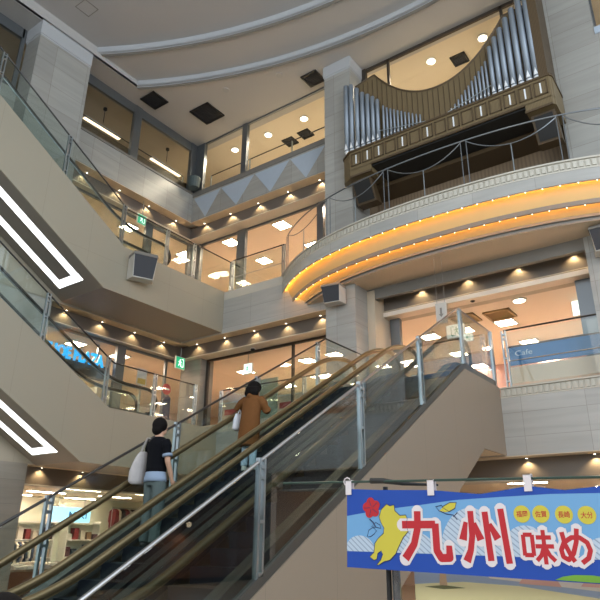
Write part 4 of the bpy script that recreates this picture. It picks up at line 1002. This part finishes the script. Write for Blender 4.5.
def head(mb, c, bow=0):
    """skull, jaw, nose, lips, brow and ears; face towards +y"""
    x, y, z = c
    mb.ball((x, y, z+.015), (.074, .092, .10), 18, 12); mb.ball((x, y+.03, z-.055), (.055, .058, .058), 14, 9)
    mb.ball((x, y+.094, z-.01), (.012, .018, .022), 8, 6); mb.ball((x, y+.082, z-.055), (.024, .012, .009), 8, 5)
    for s in (-1, 1):
        mb.ball((x+s*.076, y-.004, z), (.010, .02, .03), 8, 6); mb.ball((x+s*.03, y+.080, z+.012), (.014, .010, .008), 8, 5)
def place(t, loc, rz, sc=(1, 1, 1)):
    t.location = loc; t.rotation_euler = (0, 0, rz); t.scale = sc
M['skin'] = mat('skin', '#c49a80', .55); M['hair'] = mat('black_hair', '#14100e', .8, noise=.3, nscale=40, spec=.15)
M['shirt'] = mat('black_shirt', '#0c0d12', .9, spec=.15); M['undershirt'] = mat('pale_blue_shirt', '#8798ae', .85); M['jeans'] = mat('grey_green_jeans', '#53605f', .85, noise=.15, nscale=14)
M['bagw'] = mat('off_white_canvas', '#b9b4b2', .85, noise=.08, nscale=12); M['coat'] = mat('brown_coat', '#6f4826', .85, spec=.2, noise=.14, nscale=10); M['ljeans'] = mat('light_jeans', '#b7cbdc', .8)
M['shoew'] = mat('white_shoe', '#d6d3cc', .6); M['shoed'] = mat('dark_shoe', '#22201f', .5); M['scarf'] = mat('pink_lining', '#c9a0a0', .8); M['plasticbag'] = mat('white_bag', '#d9dde3', .5)

def man(loc):
    t = thing('person', 'person in black shirt and grey jeans riding the escalator with a white tote', 'person')
    b = MB()
    b.loft([(0, 0, .82, .12, .09), (0, 0, .90, .16, .115), (0, 0, .98, .16, .115), (0, .005, 1.10, .138, .10), (0, .01, 1.25, .16, .11), (0, .005, 1.38, .17, .105), (0, 0, 1.45, .13, .08), (0, 0, 1.49, .065, .06), (0, .01, 1.56, .054, .056), (0, .015, 1.60, .05, .05)])
    head(b, (0, .025, 1.635))
    for s in (-1, 1):
        b.tube([(s*.085, 0, .90), (s*.09, .01, .70), (s*.095, .015, .48), (s*.095, -.01, .30), (s*.095, -.02, .07)], [.088, .078, .056, .05, .036], 12)
    R_ = [(.175, 0, 1.42), (.215, -.01, 1.28), (.235, .0, 1.13), (.225, .07, .98), (.215, .11, .89)]
    b.tube(R_, [.05, .047, .039, .035, .026], 10); hand(b, R_[-1], (-.02, .10, -.18), .45, 1)
    L_ = [(-.175, 0, 1.42), (-.215, .02, 1.28), (-.225, .06, 1.15), (-.17, .2, 1.24), (-.14, .25, 1.29)]
    b.tube(L_, [.05, .047, .039, .035, .026], 10); hand(b, L_[-1], (.06, .03, .12), .6, -1)
    fuse('body', b, .008, 'skin', t)
    c = MB(); c.loft([(0, 0, .985, .172, .128), (0, .0, 1.10, .165, .122), (0, .01, 1.25, .18, .127), (0, .005, 1.38, .19, .122), (0, 0, 1.45, .15, .095), (0, 0, 1.495, .075, .07)])
    c.tube([(.15, 0, 1.42), (.2, -.005, 1.34), (.226, -.008, 1.22)], [.07, .07, .066], 12); c.tube([(-.15, 0, 1.42), (-.2, .01, 1.34), (-.226, .03, 1.22)], [.07, .07, .066], 12)
    fuse('shirt', c, .012, 'shirt', t)
    c = MB(); c.loft([(0, 0, .86, .185, .14), (0, 0, .90, .182, .138), (0, 0, 1.01, .164, .122)]); o = c.obj('shirt_tail', 'undershirt', t, True)
    c = MB(); c.tube([(.223, -.008, 1.235), (.23, -.006, 1.195)], .069, 14); c.obj('sleeve_cuff', 'undershirt', t, True); c = MB(); c.tube([(-.223, .028, 1.235), (-.228, .034, 1.195)], .069, 14); c.obj('sleeve_cuff', 'undershirt', t, True)
    j = MB(); j.loft([(0, 0, .80, .14, .11), (0, 0, .88, .172, .128), (0, 0, .97, .166, .124)])
    for s in (-1, 1): j.tube([(s*.085, 0, .88), (s*.092, .01, .68), (s*.10, .01, .46), (s*.10, -.015, .25), (s*.10, -.02, .06)], [.10, .094, .08, .074, .07], 14)
    fuse('jeans', j, .012, 'jeans', t)
    for s in (-1, 1):
        f = MB(); f.loft([(s*.1, .045, 0, .045, .125), (s*.1, .045, .03, .047, .13), (s*.1, .02, .07, .042, .09), (s*.1, -.02, .10, .038, .05)], 14); f.obj('shoe', 'shoed', t, True)
    h = MB(); h.ball((0, -.005, 1.668), (.102, .112, .115), 20, 14); h.ball((0, -.045, 1.60), (.088, .066, .085), 16, 10)
    for s in (-1, 1): h.ball((s*.062, -.01, 1.65), (.03, .06, .05), 12, 8)
    fuse('hair', h, .009, 'hair', t, 2)
    place(t, loc, radians(-4), (1.12, 1.08, 1.06)); return t
mx, my, mz = -7.48, 6.57, F2-17*.2079
man((mx, my, mz))
def tote(loc):
    t = thing('tote_bag', 'off white canvas tote hanging from the left shoulder of the person in black', 'bag', loc)
    x, y, z = loc
    g = MB(); g.loft([(x-.03, y, z-.02, .06, .13), (x-.045, y, z+.02, .095, .17), (x-.03, y, z+.16, .10, .18), (x+.01, y, z+.30, .075, .165), (x+.04, y, z+.42, .05, .12), (x+.07, y, z+.47, .025, .09)], 16)
    fuse('bag_body', g, .012, 'bagw', t); t.children[0].matrix_parent_inverse = t.matrix_world.inverted()
    for s in (-.075, .075):
        MB().tube([(x+.05, y+s, z+.43), (x+.10, y+s*.9, z+.55), (x+.155, y+s*.7, z+.665), (x+.20, y+s*.5, z+.66)], .022, 6, flat=.5).obj('strap', 'bagw', t)
bpy.context.view_layer.update()
tote((mx-.30, my-.05, mz+.90))

def woman(loc):
    t = thing('person', 'person in long brown coat and pale jeans riding higher on the escalator', 'person')
    b = MB()
    b.loft([(0, -.02, .74, .11, .085), (0, -.02, .81, .15, .11), (0, -.01, .90, .145, .105), (0, .01, 1.0, .12, .09), (0, .03, 1.12, .14, .10), (0, .05, 1.23, .145, .095), (0, .055, 1.29, .11, .075), (0, .065, 1.33, .055, .052), (0, .085, 1.39, .047, .048), (0, .10, 1.42, .045, .045)])
    head(b, (0, .115, 1.44))
    for s in (-1, 1):
        b.tube([(s*.075, -.01, .80), (s*.078, .0, .62), (s*.08, .01, .43), (s*.08, -.01, .26), (s*.08, -.02, .07)], [.08, .07, .05, .044, .032], 12)
    for s, el, wr in ((-1, (-.33, .08, 1.13), (-.12, .30, 1.14)), (1, (.27, .08, 1.02), (.10, .28, 1.10))):
        P = [(s*.14, .05, 1.25), tuple((Vector((s*.14, .05, 1.25))+Vector(el))/2), el, wr]
        b.tube(P, [.044, .04, .035, .024], 10); hand(b, wr, (Vector((-s*.06, .1, .02))), .5, s)
    fuse('body', b, .008, 'skin', t)
    c = MB(); c.loft([(-.01, -.02, .42, .20, .165), (-.01, -.02, .55, .195, .16), (0, -.015, .75, .185, .15), (0, .0, .95, .175, .135), (0, .03, 1.12, .178, .13), (0, .05, 1.23, .175, .12), (0, .055, 1.29, .13, .10), (0, .06, 1.335, .085, .08)], 24)
    c.tube([(-.13, .05, 1.25), (-.25, .07, 1.20), (-.34, .08, 1.14), (-.27, .19, 1.13), (-.16, .27, 1.135)], [.08, .08, .075, .068, .066], 12)
    c.tube([(.13, .05, 1.25), (.215, .07, 1.14), (.27, .09, 1.03), (.2, .19, 1.05), (.13, .25, 1.085)], [.08, .08, .075, .068, .066], 12)
    c.tube([(-.09, .02, 1.31), (0, -.045, 1.30), (.09, .02, 1.31)], [.04, .05, .04], 10)
    fuse('coat', c, .013, 'coat', t, 3)
    c = MB(); c.tube([(-.075, .05, 1.345), (-.05, -.012, 1.35), (.0, -.03, 1.352), (.05, -.012, 1.35), (.075, .05, 1.345)], .03, 8); c.obj('collar_lining', 'scarf', t, True)
    j = MB()
    for s in (-1, 1): j.tube([(s*.078, -.005, .72), (s*.08, .0, .6), (s*.082, .01, .43), (s*.082, -.01, .24), (s*.082, -.015, .09)], [.085, .08, .066, .06, .058], 14)
    fuse('jeans', j, .012, 'ljeans', t)
    for s in (-1, 1):
        f = MB(); f.loft([(s*.082, .035, 0, .042, .115), (s*.082, .035, .03, .044, .118), (s*.082, .01, .065, .038, .08), (s*.082, -.02, .095, .034, .045)], 14); f.obj('shoe', 'shoew', t, True)
    h = MB(); h.ball((0, .08, 1.47), (.122, .125, .12), 20, 14); h.loft([(0, .0, 1.30, .12, .055), (0, .01, 1.36, .145, .09), (0, .04, 1.46, .125, .11)], 16)
    for s in (-1, 1): h.tube([(s*.07, .06, 1.48), (s*.09, .04, 1.38), (s*.085, .05, 1.29)], [.035, .035, .02], 10)
    fuse('hair', h, .009, 'hair', t, 3)
    place(t, loc, radians(3), (1.12, 1.06, 1.05)); return t
wx, wy, wz = -7.44, 8.68, F2-11*.2079
woman((wx, wy, wz))
t = thing('carrier_bag', 'white bag hanging from the left arm of the person in brown', 'bag', (wx-.34, wy+.05, wz+.7))
x, y, z = wx-.34, wy+.06, wz+.76
g = MB(); g.loft([(x-.02, y, z, .05, .10), (x-.02, y, z+.03, .075, .13), (x, y, z+.2, .07, .13), (x+.01, y, z+.31, .03, .10)], 14); g = fuse('bag_body', g, .011, 'plasticbag', t); g.matrix_parent_inverse = t.matrix_world.inverted()
MB().tube([(x+.01, y-.05, z+.29), (x+.03, y, z+.42), (x+.01, y+.05, z+.29)], .008, 6).obj('handle', 'plasticbag', t)

def bystander(loc):
    t = thing('person', 'dark haired person at the bottom left corner, only the head top in view', 'person')
    b = MB(); k = .86
    b.loft([(0, 0, .70, .11, .09), (0, 0, .78, .15, .11), (0, 0, .95, .13, .095), (0, .0, 1.08, .155, .105), (0, 0, 1.18, .16, .10), (0, 0, 1.24, .12, .08), (0, 0, 1.27, .055, .055), (0, .01, 1.33, .05, .05)])
    head(b, (0, .02, 1.385))
    for s in (-1, 1):
        b.tube([(s*.08, 0, .78), (s*.085, .01, .42), (s*.085, -.02, .06)], [.08, .052, .036], 12); b.ball((s*.085, .05, .035), (.04, .11, .035))
        b.tube([(s*.15, 0, 1.2), (s*.2, 0, .98), (s*.19, .06, .76)], [.045, .037, .025], 10); hand(b, (s*.19, .06, .76), (0, .05, -.15), .4, s)
    fuse('body', b, .009, 'skin', t)
    c = MB(); c.loft([(0, 0, .70, .18, .135), (0, 0, .95, .15, .115), (0, 0, 1.1, .17, .12), (0, 0, 1.2, .165, .11), (0, 0, 1.27, .07, .07)])
    for s in (-1, 1): c.tube([(s*.14, 0, 1.2), (s*.2, 0, .98), (s*.195, .05, .8)], [.065, .055, .045], 12)
    fuse('shirt', c, .013, 'shirt', t)
    j = MB()
    for s in (-1, 1): j.tube([(s*.08, 0, .75), (s*.088, .0, .42), (s*.088, -.02, .06)], [.095, .075, .065], 12)
    fuse('trousers', j, .013, 'jeans', t)
    h = MB(); h.ball((0, 0, 1.425), (.092, .104, .098), 20, 14); h.ball((0, -.045, 1.36), (.082, .06, .09), 16, 10); fuse('hair', h, .01, 'hair', t, 2)
    place(t, loc, radians(60), (.945, .945, .945)); return t
bystander((-2.03, 1.2, 0))

# shops on the far side of the hall, seen only as reflections in the escalator glass
M['shopwarm'] = mat('lit_shop_wall', '#6e4a33', .6, noise=.4, nscale=1.5)
B('window_shop_opposite', (8.9, 4, 0.2), (8.99, 22, 3.2), 'shopwarm')
for i, (y, z) in enumerate(((9.5, 1.9), (13.2, 1.9), (17.5, 2.1))):
    t = thing('pendant_lamp', '%s warm lamp of the shop across the hall reflected in the escalator glass' % ORD[i], 'lamp', (8.4, y, z))
    MB().tube([(8.4, y, z+.1), (8.4, y, 3.4)], .01, 5).obj('cord', 'black', t); MB().ball((8.4, y, z), .1, 12, 8).obj('globe', 'warm_diffuser', t)
    spot_lamp(t, (8.4, y, z-.12), 60, (1, .7, .4), 150, .5, .1)
B('ceiling_opposite', (6.5, 2, 3.4), (9, 24, 3.5), 'darkshop')

# goods standing along the back of the lower left shop
def goods_shelf(label, y0, w, cols):
    t = thing('shelf_unit', label, 'shelf', (-21.8, y0+w/2, 0)); x0, x1 = -22.05, -21.6
    m = MB(); m.box((x0, y0, 0), (x1, y0+.04, 2.2)); m.box((x0, y0+w-.04, 0), (x1, y0+w, 2.2)); m.obj('carcass', 'white', t)
    for k in range(4): MB().box((x0, y0+.04, .3+k*.6), (x1, y0+w-.04, .34+k*.6)).obj('shelf_board', 'white', t)
    n = int(w/.3)
    for k in range(3):
        for i in range(n):
            h = .2+.07*((i*3+k*2) % 4)
            tag(MB().box((-21.95, y0+.1+i*.29, .34+k*.6), (-21.68, y0+.1+i*.29+.2, .34+k*.6+h)).obj('goods_box', CM[(cols+i*2+k) % 9], bevel=.01),
                '%s box, %s board, %s' % (ORD[i], ORD[k], label), 'box')
goods_shelf('white goods shelf left of the lit blue sign', 9.6, 1.8, 0)
goods_shelf('white goods shelf under the lit blue sign', 12.6, 1.8, 3)
goods_shelf('white goods shelf right of the lit blue sign', 14.9, 1.5, 5)
for i, (x, y) in enumerate(((-18.4, 14.6), (-19.3, 15.6), (-17.5, 11.9))):
    t = thing('wooden_chair', 'dark wooden chair in lower left shop, %s from the marble wall' % ORD[(1, 2, 0)[i]], 'chair', (x, y, 0))
    MB().box((x-.22, y-.22, .42), (x+.22, y+.22, .46)).obj('seat', 'woodd', t)
    MB().box((x-.22, y+.18, .46), (x+.22, y+.22, .9)).obj('backrest', 'woodd', t)
    for a in (-.19, .19):
        for b in (-.19, .19): MB().box((x+a-.02, y+b-.02, 0), (x+a+.02, y+b+.02, .42)).obj('leg', 'woodd', t)

def dome(label, loc):
    x, y, z = loc; t = thing('security_camera', label, 'camera', loc)
    disc(MB(), (x, y), .09, z-.03, z).obj('mount', 'white', t); MB().ball((x, y, z-.05), (.075, .075, .07), 14, 8).obj('dome', 'black', t, True)
dome('black dome camera under the second floor soffit near the left pillar', (-13.0, 15.15, 7.59))
dome('black dome camera at the cafe opening under the balcony', (-5.35, 15.2, 7.70))
dome('black dome camera on the ground floor ceiling above the banner', (-5.35, 15.6, 3.05))

# repeats share a group phrase
GROUPS = {'downlight': 'small soffit downlights', 'ceiling_light': 'square ceiling lights in the shops', 'round_ceiling_light': 'round ceiling lights on the fourth floor',
          'linear_ceiling_light': 'linear ceiling lights on the ground floor', 'shoe': 'shoes on the shoe shelves', 'garment': 'garments on the racks', 'folded_shirt': 'folded shirts on the display tables',
          'goods_box': 'boxes on the goods shelves', 'ceiling_vent': 'dark ceiling vents', 'loudspeaker': 'wall loudspeakers', 'exit_sign': 'exit signs', 'glass_screen': 'glass screens along the escalators',
          'escalator': 'escalators of the atrium', 'wooden_chair': 'chairs in the lower left shop', 'shelf_unit': 'shop shelves', 'security_camera': 'dome cameras', 'railing': 'railings of the storeys',
          'cafe_counter': 'cafe counters', 'display_table': 'display tables in the lower left shop', 'smoke_detector': 'round ceiling detectors', 'pillar': 'marble pillars', 'display_counter': 'counters with a red band'}
for o in COL.objects:
    k = o.name.split('.')[0]
    if o.parent is None and 'label' in o and k in GROUPS: o['group'] = GROUPS[k]
